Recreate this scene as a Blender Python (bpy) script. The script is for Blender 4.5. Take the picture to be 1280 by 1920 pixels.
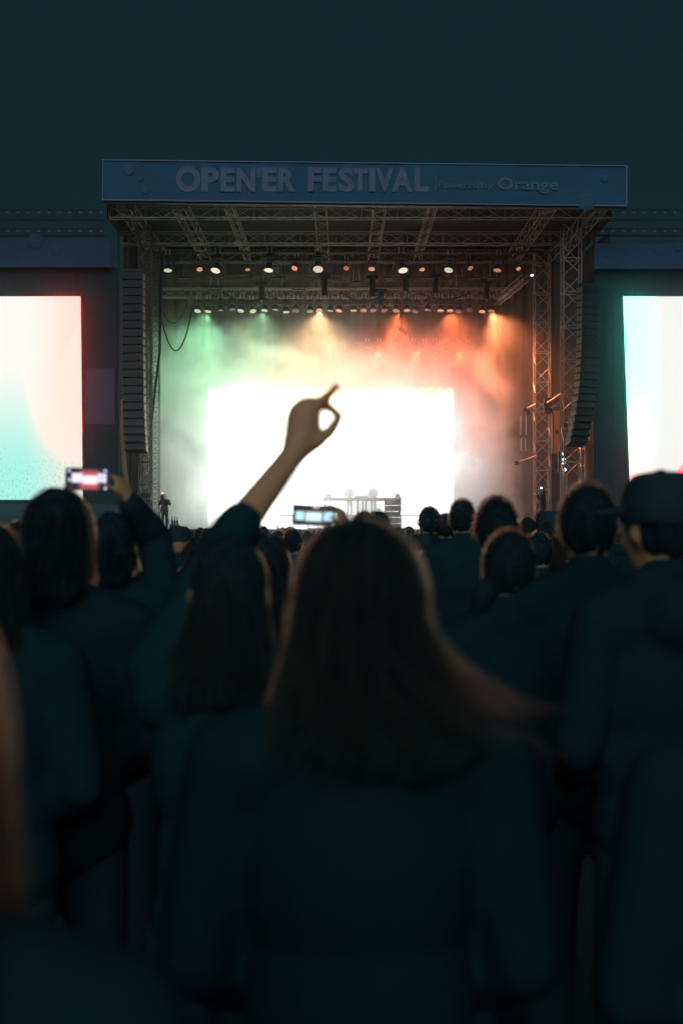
import bpy, bmesh, math, random
import numpy as np
from mathutils import Vector, Matrix, Euler

S = bpy.context.scene
for o in list(bpy.data.objects):
    bpy.data.objects.remove(o)
C = S.collection
R = math.radians
random.seed(7)
rng = np.random.default_rng(11)

# ------------------------------------------------------------------ camera
F = 1920 * 50.0 / 36.0           # focal length in photo pixels
CAMZ = 1.70
HOR = 990.0                      # photo row of the horizon
cd = bpy.data.cameras.new('camera')
cam = bpy.data.objects.new('camera', cd); C.objects.link(cam)
cd.sensor_fit = 'VERTICAL'; cd.sensor_height = 36.0; cd.sensor_width = 24.0
cd.lens = 50.0; cd.clip_start = 0.05; cd.clip_end = 2000
cam.location = (0, 0, CAMZ)
cam.rotation_euler = (R(90) + math.atan((HOR - 960) / F), 0, 0)
cd.dof.use_dof = True; cd.dof.focus_distance = 60.0; cd.dof.aperture_fstop = 3.2
S.camera = cam

# ------------------------------------------------------------------ sky, added fill light, exposure
w = bpy.data.worlds.new('World'); S.world = w; w.use_nodes = True
bg = w.node_tree.nodes['Background']
bg.inputs[0].default_value = (0.0062, 0.0200, 0.0260, 1); bg.inputs[1].default_value = 1.0
sd = bpy.data.lights.new('fill_sun', 'SUN'); sd.energy = 0.65; sd.angle = R(45); sd.color = (0.80, 0.95, 1.0)  # fill added from behind the camera to lift the dark crowd backs
fill_sun = bpy.data.objects.new('fill_sun', sd); C.objects.link(fill_sun)
fill_sun.location = (-6, -20, 40)
fill_sun.rotation_euler = Vector((0.02, 0.87, -0.50)).to_track_quat('-Z', 'Y').to_euler()
vs = S.view_settings
S.display_settings.display_device = 'sRGB'
vs.view_transform = 'Standard'; vs.look = 'None'; vs.exposure = 0; vs.gamma = 1; vs.use_curve_mapping = False
S.render.engine = 'CYCLES'
cy = S.cycles
cy.use_denoising = True
try: cy.denoiser = 'OPENIMAGEDENOISE'
except Exception: pass
cy.max_bounces = 16; cy.diffuse_bounces = 2; cy.glossy_bounces = 2; cy.transmission_bounces = 16
cy.volume_bounces = 6; cy.transparent_max_bounces = 16
cy.sample_clamp_indirect = 4.0; cy.sample_clamp_direct = 0.0
cy.volume_step_rate = 0.6; cy.volume_max_steps = 96
cy.use_light_tree = True

# ------------------------------------------------------------------ helpers
def P(px, py, Y):
    """photo pixel at distance Y -> world point"""
    return Vector(((px - 640) / F * Y, Y, CAMZ + (HOR - py) / F * Y))

def tag(o, label, cat, group=None):
    o['label'] = label; o['category'] = cat
    if group: o['group'] = group
    return o

def thing(name, loc, label, cat, group=None, rz=0):
    o = bpy.data.objects.new(name, None); C.objects.link(o)
    o.empty_display_size = 0.1
    o.location = loc; o.rotation_euler = (0, 0, rz)
    return tag(o, label, cat, group)

def link(name, me, mat=None, parent=None, M=None, loc=None):
    o = bpy.data.objects.new(name, me); C.objects.link(o)
    if mat is not None and len(me.materials) == 0: me.materials.append(mat)
    if parent is not None: o.parent = parent
    if M is not None: o.matrix_local = M
    if loc is not None: o.location = loc
    return o

def N(mat, t): return mat.node_tree.nodes.new(t)
_m = {}
def mat(name, col, rough=0.6, metal=0.0, var=0.18, scale=8.0, bump=0.0, spec=0.5, sheen=0.0):
    if name in _m: return _m[name]
    m = bpy.data.materials.new(name); m.use_nodes = True
    nt = m.node_tree; b = nt.nodes['Principled BSDF']; L = nt.links.new
    tc = N(m, 'ShaderNodeTexCoord'); nz = N(m, 'ShaderNodeTexNoise')
    nz.inputs['Scale'].default_value = scale; nz.inputs['Detail'].default_value = 5
    L(tc.outputs['Object'], nz.inputs['Vector'])
    mx = N(m, 'ShaderNodeMix'); mx.data_type = 'RGBA'
    mx.inputs['A'].default_value = (*[c * (1 - var) for c in col], 1)
    mx.inputs['B'].default_value = (*[min(1, c * (1 + var)) for c in col], 1)
    L(nz.outputs['Fac'], mx.inputs['Factor']); L(mx.outputs['Result'], b.inputs['Base Color'])
    b.inputs['Roughness'].default_value = rough; b.inputs['Metallic'].default_value = metal
    b.inputs['Specular IOR Level'].default_value = spec
    if sheen: b.inputs['Sheen Weight'].default_value = sheen
    if bump:
        bp = N(m, 'ShaderNodeBump'); bp.inputs['Strength'].default_value = bump
        L(nz.outputs['Fac'], bp.inputs['Height']); L(bp.outputs['Normal'], b.inputs['Normal'])
    _m[name] = m
    return m

def emit(name, col, s=1.0):
    if name in _m: return _m[name]
    m = bpy.data.materials.new(name); m.use_nodes = True
    b = m.node_tree.nodes['Principled BSDF']
    b.inputs['Base Color'].default_value = (0.02, 0.02, 0.02, 1)
    b.inputs['Emission Color'].default_value = (*col, 1); b.inputs['Emission Strength'].default_value = s
    _m[name] = m
    return m

class MB:
    def __init__(s): s.v = []; s.f = []
    def add(s, vs, fs):
        k = len(s.v); s.v += [tuple(x) for x in vs]; s.f += [tuple(i + k for i in f) for f in fs]; return s
    def box(s, a, b, M=None):
        x0, y0, z0 = a; x1, y1, z1 = b
        vs = [Vector(p) for p in ((x0,y0,z0),(x1,y0,z0),(x1,y1,z0),(x0,y1,z0),(x0,y0,z1),(x1,y0,z1),(x1,y1,z1),(x0,y1,z1))]
        if M is not None: vs = [M @ p for p in vs]
        return s.add(vs, [(0,3,2,1),(4,5,6,7),(0,1,5,4),(1,2,6,5),(2,3,7,6),(3,0,4,7)])
    def tube(s, pts, rad, n=8, cap=True):
        pts = [Vector(p) for p in pts]
        if not hasattr(rad, '__len__'): rad = [rad] * len(pts)
        k = len(s.v); up = None
        for i, p in enumerate(pts):
            d = (pts[min(i+1, len(pts)-1)] - pts[max(i-1, 0)]).normalized()
            if up is None: up = Vector((0,0,1)) if abs(d.z) < .9 else Vector((1,0,0))
            a = d.cross(up).normalized(); b = a.cross(d).normalized(); up = b
            for j in range(n):
                t = 2 * math.pi * j / n
                s.v.append(tuple(p + (a * math.cos(t) + b * math.sin(t)) * rad[i]))
        for i in range(len(pts)-1):
            for j in range(n):
                j2 = (j+1) % n
                s.f.append((k+i*n+j, k+i*n+j2, k+(i+1)*n+j2, k+(i+1)*n+j))
        if cap:
            s.f.append(tuple(k+j for j in range(n))[::-1]); e = k+(len(pts)-1)*n
            s.f.append(tuple(e+j for j in range(n)))
        return s
    def ball(s, c, r, rot=None, nu=12, nv=8):
        c = Vector(c)
        if not hasattr(r, '__len__'): r = (r, r, r)
        vs = [Vector((0,0,r[2]))]
        for i in range(1, nv):
            t = math.pi*i/nv
            for j in range(nu):
                u = 2*math.pi*j/nu
                vs.append(Vector((r[0]*math.sin(t)*math.cos(u), r[1]*math.sin(t)*math.sin(u), r[2]*math.cos(t))))
        vs.append(Vector((0,0,-r[2])))
        if rot is not None: vs = [rot @ q for q in vs]
        vs = [c+q for q in vs]
        fs = [(0, 1+j, 1+(j+1)%nu) for j in range(nu)]
        for i in range(nv-2):
            for j in range(nu):
                a = 1+i*nu+j; b = 1+i*nu+(j+1)%nu
                fs.append((a, a+nu, b+nu, b))
        e = len(vs)-1; k = 1+(nv-2)*nu
        fs += [(e, k+(j+1)%nu, k+j) for j in range(nu)]
        return s.add(vs, fs)
    def caps(s, p0, p1, r0, r1=None, n=10):
        r1 = r0 if r1 is None else r1
        s.ball(p0, r0, nu=n, nv=6); s.ball(p1, r1, nu=n, nv=6)
        return s.tube([p0, p1], [r0, r1], n=n)
    def mesh(s, name, smooth=False):
        me = bpy.data.meshes.new(name); me.from_pydata(s.v, [], s.f); me.update()
        if smooth: me.polygons.foreach_set('use_smooth', [True]*len(me.polygons))
        return me
    def build(s, name, m, parent=None, smooth=False, loc=None, M=None):
        return link(name, s.mesh(name, smooth), m, parent, M, loc)

def bevel_mesh(me, wdt, seg=2):
    bm = bmesh.new(); bm.from_mesh(me)
    bmesh.ops.bevel(bm, geom=bm.edges[:], offset=wdt, segments=seg, affect='EDGES')
    bm.to_mesh(me); bm.free(); return me

def blob(mb, name, voxel=0.012, smooth=6, sub=0):
    """union of closed shapes -> one continuous smooth skin"""
    me = mb.mesh(name + '_raw')
    o = bpy.data.objects.new(name + '_tmp', me); C.objects.link(o)
    r = o.modifiers.new('r', 'REMESH'); r.mode = 'VOXEL'; r.voxel_size = voxel; r.use_smooth_shade = True
    if smooth:
        q = o.modifiers.new('s', 'SMOOTH'); q.factor = 0.5; q.iterations = smooth
    dg = bpy.context.evaluated_depsgraph_get()
    out = bpy.data.meshes.new_from_object(o.evaluated_get(dg)); out.name = name
    bpy.data.objects.remove(o); bpy.data.meshes.remove(me)
    out.polygons.foreach_set('use_smooth', [True]*len(out.polygons))
    return out

# unit cylinder along +Z, shared by every bar
_uc = {}
def unit_cyl(mt, n=6):
    if mt.name not in _uc:
        me = MB().tube([(0,0,0),(0,0,1)], 1.0, n=n).mesh('bar'); me.materials.append(mt); _uc[mt.name] = me
    return _uc[mt.name]
def bar(name, a, b, r, mt, parent):
    a = Vector(a); b = Vector(b); d = b-a
    M = Matrix.Translation(a) @ d.to_track_quat('Z', 'Y').to_matrix().to_4x4() @ Matrix.Diagonal((r, r, d.length, 1))
    return link(name, unit_cyl(mt), None, parent, M)

# ------------------------------------------------------------------ materials
M_black = mat('black_painted_steel', (0.0147, 0.0500, 0.0613), 0.55)
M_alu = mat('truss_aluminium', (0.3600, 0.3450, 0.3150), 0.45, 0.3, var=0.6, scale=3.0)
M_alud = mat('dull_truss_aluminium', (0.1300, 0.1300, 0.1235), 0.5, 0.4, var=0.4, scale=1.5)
M_scrim = mat('black_scrim', (0.0187, 0.0567, 0.0667), 0.9, scale=1.2, bump=0.1)
M_cab = mat('speaker_black', (0.0088, 0.0312, 0.0384), 0.6, scale=30, bump=0.05)
M_roof = mat('roof_skin', (0.014, 0.019, 0.020), 0.8, scale=0.6)
M_drape = mat('stage_drape', (0.030, 0.031, 0.029), 0.9, scale=0.8, var=0.25, bump=0.2)
M_deck = mat('stage_deck', (0.05, 0.05, 0.05), 0.35, scale=1.5)
M_ground = mat('trampled_grass', (0.0135, 0.0377, 0.0377), 0.95, scale=3, var=0.4, bump=0.4)
M_blue = mat('banner_blue', (0.0264, 0.1408, 0.2581), 0.75, scale=0.5, var=0.30)
M_blue2 = mat('wing_banner_blue', (0.0352, 0.0938, 0.1818), 0.8, scale=0.7, var=0.25)
M_print = mat('banner_lettering', (0.1877, 0.2347, 0.3872), 0.8, scale=3, var=0.25)
M_print2 = mat('banner_small_lettering', (0.1173, 0.2229, 0.3520), 0.8, scale=3, var=0.25)
M_bub = mat('bubble_print', (0.0528, 0.1584, 0.2757), 0.8, scale=3, var=0.25)
M_hem = mat('banner_edge_tube', (0.2519, 0.2963, 0.4593), 0.5, scale=1.0, var=0.35)
M_skin = mat('skin', (0.80, 0.42, 0.21), 0.5, var=0.10, scale=30, bump=0.03)
M_skin.node_tree.nodes['Principled BSDF'].inputs['Subsurface Weight'].default_value = 0.85
M_skin.node_tree.nodes['Principled BSDF'].inputs['Subsurface Radius'].default_value = (1.0, 0.35, 0.15)
M_skin.node_tree.nodes['Principled BSDF'].inputs['Subsurface Scale'].default_value = 0.04
M_jackets = [mat('navy_jacket', (0.0087, 0.0417, 0.0537), 0.85, scale=25, bump=0.08, spec=0.08),
             mat('black_jacket', (0.0070, 0.0350, 0.0444), 0.8, scale=30, bump=0.08, spec=0.08),
             mat('dark_teal_hoodie', (0.0094, 0.0470, 0.0557), 0.9, scale=20, bump=0.1, spec=0.08),
             mat('charcoal_coat', (0.0105, 0.0398, 0.0508), 0.9, scale=18, bump=0.1, spec=0.08)]
M_trous = mat('dark_denim', (0.0090, 0.0417, 0.0557), 0.9, scale=30)
M_shoe = mat('black_shoe', (0.0221, 0.0552, 0.0662), 0.6)
M_cap = mat('dark_cap_cloth', (0.0087, 0.0398, 0.0496), 0.85, scale=40, bump=0.1)
M_case = mat('flight_case', (0.07, 0.075, 0.07), 0.5)
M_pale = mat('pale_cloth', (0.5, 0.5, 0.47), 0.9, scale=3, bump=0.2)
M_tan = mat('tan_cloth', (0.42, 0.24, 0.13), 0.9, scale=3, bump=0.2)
M_white = mat('white_equipment', (0.55, 0.55, 0.55), 0.6)
M_cable = mat('rubber_cable', (0.012, 0.035, 0.03), 0.6)
M_chrome = mat('bare_metal', (0.5, 0.5, 0.5), 0.3, 0.9)

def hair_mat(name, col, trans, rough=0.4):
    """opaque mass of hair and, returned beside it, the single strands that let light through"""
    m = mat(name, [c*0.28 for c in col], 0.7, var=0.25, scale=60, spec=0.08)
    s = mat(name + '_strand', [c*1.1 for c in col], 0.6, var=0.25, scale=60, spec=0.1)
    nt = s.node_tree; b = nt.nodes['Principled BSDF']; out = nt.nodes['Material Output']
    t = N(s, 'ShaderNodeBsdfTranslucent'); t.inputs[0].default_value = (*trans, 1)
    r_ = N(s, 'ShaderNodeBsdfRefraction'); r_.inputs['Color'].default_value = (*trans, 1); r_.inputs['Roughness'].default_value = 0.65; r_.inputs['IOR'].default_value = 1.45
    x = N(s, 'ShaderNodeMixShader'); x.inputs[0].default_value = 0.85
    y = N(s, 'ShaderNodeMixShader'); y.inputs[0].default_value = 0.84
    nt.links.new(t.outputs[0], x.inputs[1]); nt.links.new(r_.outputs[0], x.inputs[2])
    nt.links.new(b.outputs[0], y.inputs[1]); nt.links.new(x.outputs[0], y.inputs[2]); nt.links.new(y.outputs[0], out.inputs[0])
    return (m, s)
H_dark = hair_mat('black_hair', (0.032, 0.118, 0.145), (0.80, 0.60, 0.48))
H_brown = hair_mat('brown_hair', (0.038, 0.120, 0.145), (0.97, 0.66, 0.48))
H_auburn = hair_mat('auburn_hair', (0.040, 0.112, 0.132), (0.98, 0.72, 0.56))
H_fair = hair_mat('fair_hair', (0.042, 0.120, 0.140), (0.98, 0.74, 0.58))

# ------------------------------------------------------------------ the setting: ground, haze added for bloom
me = MB().add([(-150,-150,0),(150,-150,0),(150,150,0),(-150,150,0)], [(0,1,2,3)]).mesh('ground')
o = link('ground', me, M_ground); o['kind'] = 'structure'

def volume_box(name, a, b, mt, kind='stuff'):
    o = MB().box(a, b).build(name, mt); o['kind'] = kind
    return o
mh = bpy.data.materials.new('bloom_haze'); mh.use_nodes = True
nt = mh.node_tree; nt.nodes.remove(nt.nodes['Principled BSDF'])
HAZE_D, HAZE_G = 0.0011, 0.989  # strongly forward scattering, added to imitate lens bloom round the screens
pv = nt.nodes.new('ShaderNodeVolumePrincipled')
pv.inputs['Color'].default_value = (0.96, 0.97, 0.98, 1); pv.inputs['Density'].default_value = HAZE_D; pv.inputs['Anisotropy'].default_value = HAZE_G
nt.links.new(pv.outputs[0], nt.nodes['Material Output'].inputs['Volume'])
hz = volume_box('haze', (-152,-152,-1), (152,152,24), mh)
tag(hz, 'thin pale haze added over the whole festival field for screen glow', 'haze')

# ------------------------------------------------------------------ stage smoke
STG_Z = 1.62
def math_node(m, op, a, b=None, c=None, clamp=False):
    n = N(m, 'ShaderNodeMath'); n.operation = op; n.use_clamp = clamp
    for i, v in enumerate((a, b, c)):
        if v is None: continue
        if isinstance(v, (int, float)): n.inputs[i].default_value = v
        else: m.node_tree.links.new(v, n.inputs[i])
    return n.outputs[0]
def smooth(m, v, lo, hi):
    n = N(m, 'ShaderNodeMapRange'); n.interpolation_type = 'SMOOTHSTEP'
    m.node_tree.links.new(v, n.inputs['Value'])
    n.inputs['From Min'].default_value = lo; n.inputs['From Max'].default_value = hi
    n.inputs['To Min'].default_value = 0; n.inputs['To Max'].default_value = 1
    return n.outputs[0]
SMOKE_D = 0.62
ms = bpy.data.materials.new('stage_smoke'); ms.use_nodes = True
nt = ms.node_tree; nt.nodes.remove(nt.nodes['Principled BSDF'])
tc = N(ms, 'ShaderNodeTexCoord'); sep = N(ms, 'ShaderNodeSeparateXYZ'); nt.links.new(tc.outputs['Object'], sep.inputs[0])
X, Y_, Z = sep.outputs
nz = N(ms, 'ShaderNodeTexNoise'); nz.inputs['Scale'].default_value = 0.30; nz.inputs['Detail'].default_value = 4.0; nz.inputs['Distortion'].default_value = 0.8
nt.links.new(tc.outputs['Object'], nz.inputs['Vector'])
nf = math_node(ms, 'SUBTRACT', nz.outputs['Fac'], 0.5)
zz = math_node(ms, 'MULTIPLY_ADD', nf, 13.0, Z)
mz = math_node(ms, 'SUBTRACT', 1.0, smooth(ms, zz, 10.0, 14.0))
xr = math_node(ms, 'MULTIPLY_ADD', nf, 6.0, X)
mr = math_node(ms, 'SUBTRACT', 1.0, smooth(ms, math_node(ms, 'MULTIPLY_ADD', Z, 0.10, xr), 8.2, 11.2))
cl = smooth(ms, nz.outputs['Fac'], 0.40, 0.62)
d0 = math_node(ms, 'MULTIPLY', math_node(ms, 'MULTIPLY', mz, mr), math_node(ms, 'MULTIPLY_ADD', cl, 1.15, 0.12))
d1 = math_node(ms, 'MULTIPLY_ADD', d0, SMOKE_D, 0.022)
vsn = N(ms, 'ShaderNodeVolumePrincipled'); vsn.inputs['Color'].default_value = (0.992, 0.992, 0.992, 1); vsn.inputs['Anisotropy'].default_value = 0.25
nt.links.new(d1, vsn.inputs['Density']); nt.links.new(vsn.outputs[0], nt.nodes['Material Output'].inputs['Volume'])
sm = volume_box('smoke', (-10.7, 78.0, STG_Z + 0.02), (13.2, 83.6, 16.6), ms)
tag(sm, 'pale stage smoke billowing round the bright back screen', 'smoke')
# narrow jet of smoke from the right wing
mj = bpy.data.materials.new('smoke_jet'); mj.use_nodes = True
nt = mj.node_tree; nt.nodes.remove(nt.nodes['Principled BSDF'])
tc = N(mj, 'ShaderNodeTexCoord'); nz = N(mj, 'ShaderNodeTexNoise'); nz.inputs['Scale'].default_value = 1.1; nz.inputs['Detail'].default_value = 3
nt.links.new(tc.outputs['Object'], nz.inputs['Vector'])
sep = N(mj, 'ShaderNodeSeparateXYZ'); nt.links.new(tc.outputs['Object'], sep.inputs[0])
rr = math_node(mj, 'SQRT', math_node(mj, 'ADD', math_node(mj, 'POWER', sep.outputs[0], 2.0), math_node(mj, 'POWER', sep.outputs[1], 2.0)))
# cone about local +Z : radius grows with z
rel = math_node(mj, 'DIVIDE', rr, math_node(mj, 'MULTIPLY_ADD', sep.outputs[2], 0.30, 0.25))
edge = math_node(mj, 'SUBTRACT', 1.0, smooth(mj, math_node(mj, 'MULTIPLY_ADD', nz.outputs['Fac'], 0.6, rel), 0.65, 1.25))
fade = math_node(mj, 'SUBTRACT', 1.0, smooth(mj, sep.outputs[2], 2.0, 8.0))
dj = math_node(mj, 'MULTIPLY', math_node(mj, 'MULTIPLY', edge, fade), 1.3)
vj = N(mj, 'ShaderNodeVolumePrincipled'); vj.inputs['Color'].default_value = (0.97, 0.97, 0.97, 1); vj.inputs['Anisotropy'].default_value = 0.2
nt.links.new(dj, vj.inputs['Density']); nt.links.new(vj.outputs[0], nt.nodes['Material Output'].inputs['Volume'])
jet = MB().tube([(0,0,-0.1), (0,0,8.0)], [0.45, 2.8], n=16).build('smoke_jet', mj)
jet['kind'] = 'stuff'; tag(jet, 'white jet of smoke blowing in from the right wing', 'smoke')
jet.location = P(1008, 952, 76.5); jet.rotation_euler = Vector((-0.80, 0.15, 0.52)).to_track_quat('Z', 'Y').to_euler()

# ------------------------------------------------------------------ stage platform, roof, drapes
t = thing('stage_platform', (0.7, 72, 0), 'raised black stage platform with skirted front edge', 'stage')
MB().box((-13, 0, STG_Z-0.12), (13, 15, STG_Z)).build('deck', M_deck, t)
for i in range(13):
    MB().box((-13+2*i+0.01, 0.05, 0), (-11+2*i-0.01, 0.09, STG_Z-0.13)).build('skirt_panel', M_scrim, t)
t = thing('stage_roof', (0.9, 70, 17.4), 'dark pitched fabric roof over the stage behind the banner', 'roof')
MB().add([(-12.6,0.8,1.9),(12.6,0.8,1.9),(12.6,9,3.0),(-12.6,9,3.0),(-12.6,17.2,1.4),(12.6,17.2,1.4)], [(0,1,2,3),(3,2,5,4)]).build('roof_sheet', M_roof, t)
for s in (-1, 1):
    MB().add([(s*12.6,0.8,1.9),(s*12.6,9,3.0),(s*12.6,17.2,1.4),(s*12.6,17.2,-0.2),(s*12.6,0.8,-0.2)], [(0,1,2,3,4)]).build('side_sheet', M_roof, t)
def drape(name, a, b, z0, z1, label, m, folds=0.10, pitch=0.55):
    a = Vector((*a, 0)); b = Vector((*b, 0)); n = int((b-a).length / pitch * 6); d = (b-a).normalized(); nn = Vector((-d.y, d.x, 0))
    vs = []; fs = []; rows = 5
    for r_ in range(rows):
        for i in range(n+1):
            p = a.lerp(b, i/n); k = math.sin(i/6*2*math.pi + 0.6*math.sin(i*0.13)) * folds * (0.5+0.5*r_/(rows-1)) + 0.04*math.sin(i*0.7)
            p = p + nn*k; vs.append((p.x-a.x, p.y-a.y, z1 + (z0-z1)*r_/(rows-1) - z0))
    for r_ in range(rows-1):
        for i in range(n):
            q = r_*(n+1)+i; fs.append((q, q+1, q+n+2, q+n+1))
    o = MB().add(vs, fs).build(name, m, smooth=True, loc=(a.x, a.y, z0)); return tag(o, label, 'curtain')
drape('backdrop_curtain', (-12, 86.4), (14, 86.4), STG_Z, 18.6, 'dark pleated curtain across the back of the stage behind the smoke', M_drape)
drape('side_curtain', (-11.0, 85.9), (-11.6, 76.2), STG_Z, 17.6, 'dark side curtain at the left edge of the stage', M_drape)
drape('side_curtain', (14.4, 76.2), (13.6, 86.2), STG_Z, 17.6, 'brown side curtain behind the trusses at the right stage edge', M_drape)

# ------------------------------------------------------------------ main header banner with lettering
def text_mesh(body, wd, ht, bold=0.0, ext=0.006):
    cu = bpy.data.curves.new('txt', 'FONT'); cu.body = body; cu.size = 1; cu.extrude = 0.0; cu.offset = bold; cu.resolution_u = 4
    ob = bpy.data.objects.new('txt', cu); C.objects.link(ob)
    dg = bpy.context.evaluated_depsgraph_get()
    me = bpy.data.meshes.new_from_object(ob.evaluated_get(dg)); bpy.data.objects.remove(ob)
    co = np.array([v.co[:] for v in me.vertices]); mn = co.min(0); mxx = co.max(0); sp = mxx - mn
    for v in me.vertices:
        v.co = ((v.co.x-mn[0])/sp[0]*wd, 0, (v.co.y-mn[1])/sp[1]*ht)
    return me
BY = 70.0; k38 = F / BY
def disc(r, n=24, flat=1.0):
    return MB().add([(r*math.cos(2*math.pi*i/n), 0, flat*r*math.sin(2*math.pi*i/n)) for i in range(n)], [tuple(range(n))])
def dome(r, n=20):
    mb = MB(); vs = []; fs = []
    for i in range(5):
        a = i/4*math.pi/2
        for j in range(n):
            u = 2*math.pi*j/n; vs.append((r*math.cos(a)*math.cos(u), -0.16*r*math.sin(a), r*math.cos(a)*math.sin(u)))
    for i in range(4):
        for j in range(n): fs.append((i*n+j, i*n+(j+1)%n, (i+1)*n+(j+1)%n, (i+1)*n+j))
    return mb.add(vs, fs)
bc = P(683.5, 341.5, BY)
t = thing('header_banner', bc, 'long blue festival name banner along the front edge of the stage roof', 'banner')
t.rotation_euler = (0, 0.0115, 0)
hw, hh = 983/2/k38, 75/2/k38
me = MB().add([(x, 0.02*math.sin(x*1.7)+0.015*math.sin(x*4.1+z), z) for z in (-hh, -hh/2, 0, hh/2, hh) for x in np.linspace(-hw, hw, 80)],
              [(r_*80+i, r_*80+i+1, (r_+1)*80+i+1, (r_+1)*80+i) for r_ in range(4) for i in range(79)]).build('banner_cloth', M_blue, t, smooth=True)
for z in (-hh, hh): bar('edge_tube', (-hw, -0.04, z), (hw, -0.04, z), 0.035, M_hem, t)
for x in (-hw, hw): bar('end_tube', (x, -0.04, -hh), (x, -0.04, hh), 0.05 if x > 0 else 0.03, M_hem, t)
MB().box((-hw, 0.12, -hh-0.1), (hw, 0.5, hh)).build('backing_frame', M_black, t)
def put_text(body, x0, x1, y0, y1, bold, m):
    me = text_mesh(body, (x1-x0)/k38, (y1-y0)/k38, bold)
    o = link('lettering', me, m, t, loc=((x0-683.5)/k38, -0.05, (341.5-y1)/k38 + (x0-683.5)/k38*0.0)); return o
# rows are read in the banner's own (tilted) frame
put_text("O", 329, 375, 314, 363, 0.045, M_print)
put_text("P", 377, 410, 316, 362, 0.045, M_print); put_text("E", 413, 440, 316, 361, 0.045, M_print); put_text("N", 443, 478, 316, 361, 0.05, M_print)
put_text("'", 481, 488, 316, 333, 0.03, M_print)
put_text("E", 491, 518, 315, 360, 0.045, M_print); put_text("R", 521, 554, 315, 360, 0.045, M_print)
put_text("F", 577, 602, 314, 359, 0.045, M_print); put_text("E", 605, 631, 314, 359, 0.045, M_print); put_text("S", 634, 664, 313, 359, 0.04, M_print)
put_text("T", 661, 689, 314, 358, 0.045, M_print); put_text("I", 692, 703, 313, 358, 0.04, M_print); put_text("V", 704, 738, 313, 358, 0.045, M_print)
put_text("A", 734, 774, 312, 358, 0.045, M_print); put_text("L", 777, 803, 312, 357, 0.045, M_print)
put_text("|", 816, 818, 325, 356, 0.0, M_print2)
put_text("Powered", 822, 897, 336, 350, 0.006, M_print2); put_text("by", 902, 925, 336, 353, 0.006, M_print2)
put_text("Orange", 933, 1047, 329, 358, 0.022, M_print2)
for px, py, r_ in ((240,322,11), (263,338,5), (272,360,7), (1100,372,17), (1134,328,7)):
    dome(r_/k38).build('raised_bubble', M_bub, t, smooth=True, loc=((px-683.5)/k38, -0.045, (341.5-py)/k38))

# ------------------------------------------------------------------ trusses
def truss(name, label, a, b, size, bay, m, group, r=0.028, rb=0.016, faces=4):
    a = Vector(a); b = Vector(b); L = (b-a).length; d = (b-a).normalized()
    t = thing(name, a, label, 'truss', group)
    u = d.cross(Vector((0,0,1))).normalized() if abs(d.z) < 0.9 else Vector((1,0,0)); v = u.cross(d).normalized()
    h = size/2; cs = [u*h+v*h, u*h-v*h, -u*h-v*h, -u*h+v*h]
    for c in cs: bar('chord', c, c+d*L, r, m, t)
    n = max(2, round(L/bay))
    for k in range(faces):
        c0, c1 = cs[k], cs[(k+1) % 4]
        for i in range(n):
            p, q = (c0, c1) if i % 2 == 0 else (c1, c0)
            bar('brace', p+d*(L*i/n), q+d*(L*(i+1)/n), rb, m, t)
            if i % 2 == 0: bar('brace', c0+d*(L*i/n), c1+d*(L*i/n), rb, m, t)
    return t
GX = 'cross trusses under the stage roof'
xl, xr = -10.9, 12.9
truss('roof_truss', 'front cross truss just under the banner', P(205, 398, 71.3), Vector((P(1150, 398, 71.3))), 0.55, 0.9, M_alu, GX, faces=3)
truss('roof_truss', 'cross truss spanning between the tower heads', P(228, 446, 75), P(1065, 446, 75), 0.6, 0.95, M_alu, GX, faces=3)
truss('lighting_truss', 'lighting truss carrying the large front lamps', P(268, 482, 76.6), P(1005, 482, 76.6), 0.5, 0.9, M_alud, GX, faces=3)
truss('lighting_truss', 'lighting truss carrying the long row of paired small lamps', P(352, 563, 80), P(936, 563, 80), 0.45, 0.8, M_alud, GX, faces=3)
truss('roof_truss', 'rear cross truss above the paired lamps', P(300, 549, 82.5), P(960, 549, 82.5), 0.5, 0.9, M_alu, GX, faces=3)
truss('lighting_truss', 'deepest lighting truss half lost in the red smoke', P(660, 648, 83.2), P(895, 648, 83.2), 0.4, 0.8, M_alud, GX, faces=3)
GR = 'rafters running back under the stage roof'
for i, (px, nm) in enumerate(((232,'leftmost'), (335,'second from left'), (428,'third from left'), (600,'fourth from left, left of centre'), (712,'fifth from left, right of centre'), (812,'third from right'), (1030,'second from right'), (1126,'rightmost'))):
    p = P(px, 396, 71.2)
    truss('rafter_truss', 'roof rafter truss running back under the roof, ' + nm, (p.x, 70.9, p.z+0.35), (p.x, 86.0, p.z+0.55), 0.62 if i % 3 != 2 else 0.4, 0.95, M_alu, GR, faces=3)
# short hanging ladder frames between roof trusses
for i, px in enumerate((480, 545, 640, 760, 865, 925)):
    p = P(px, 520, 78.5)
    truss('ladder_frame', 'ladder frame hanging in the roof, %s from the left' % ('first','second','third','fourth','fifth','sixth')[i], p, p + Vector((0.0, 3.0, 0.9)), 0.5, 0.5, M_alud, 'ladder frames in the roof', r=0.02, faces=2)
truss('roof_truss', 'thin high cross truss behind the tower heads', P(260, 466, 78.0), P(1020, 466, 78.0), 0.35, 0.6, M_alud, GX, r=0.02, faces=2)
truss('roof_truss', 'thin cross truss just below the large lamps', P(330, 520, 79.2), P(985, 520, 79.2), 0.35, 0.7, M_alud, GX, r=0.02, faces=2)
truss('roof_truss', 'dark sloping brace truss at the right end of the front truss', P(985, 520, 77.5), P(930, 566, 79.8), 0.35, 0.6, M_alu, GX, r=0.022, faces=3)
ordw = ['first','second','third','fourth','fifth','sixth','seventh','eighth','ninth','tenth','eleventh','twelfth','thirteenth','fourteenth']
rg_ = random.Random(21)
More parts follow.
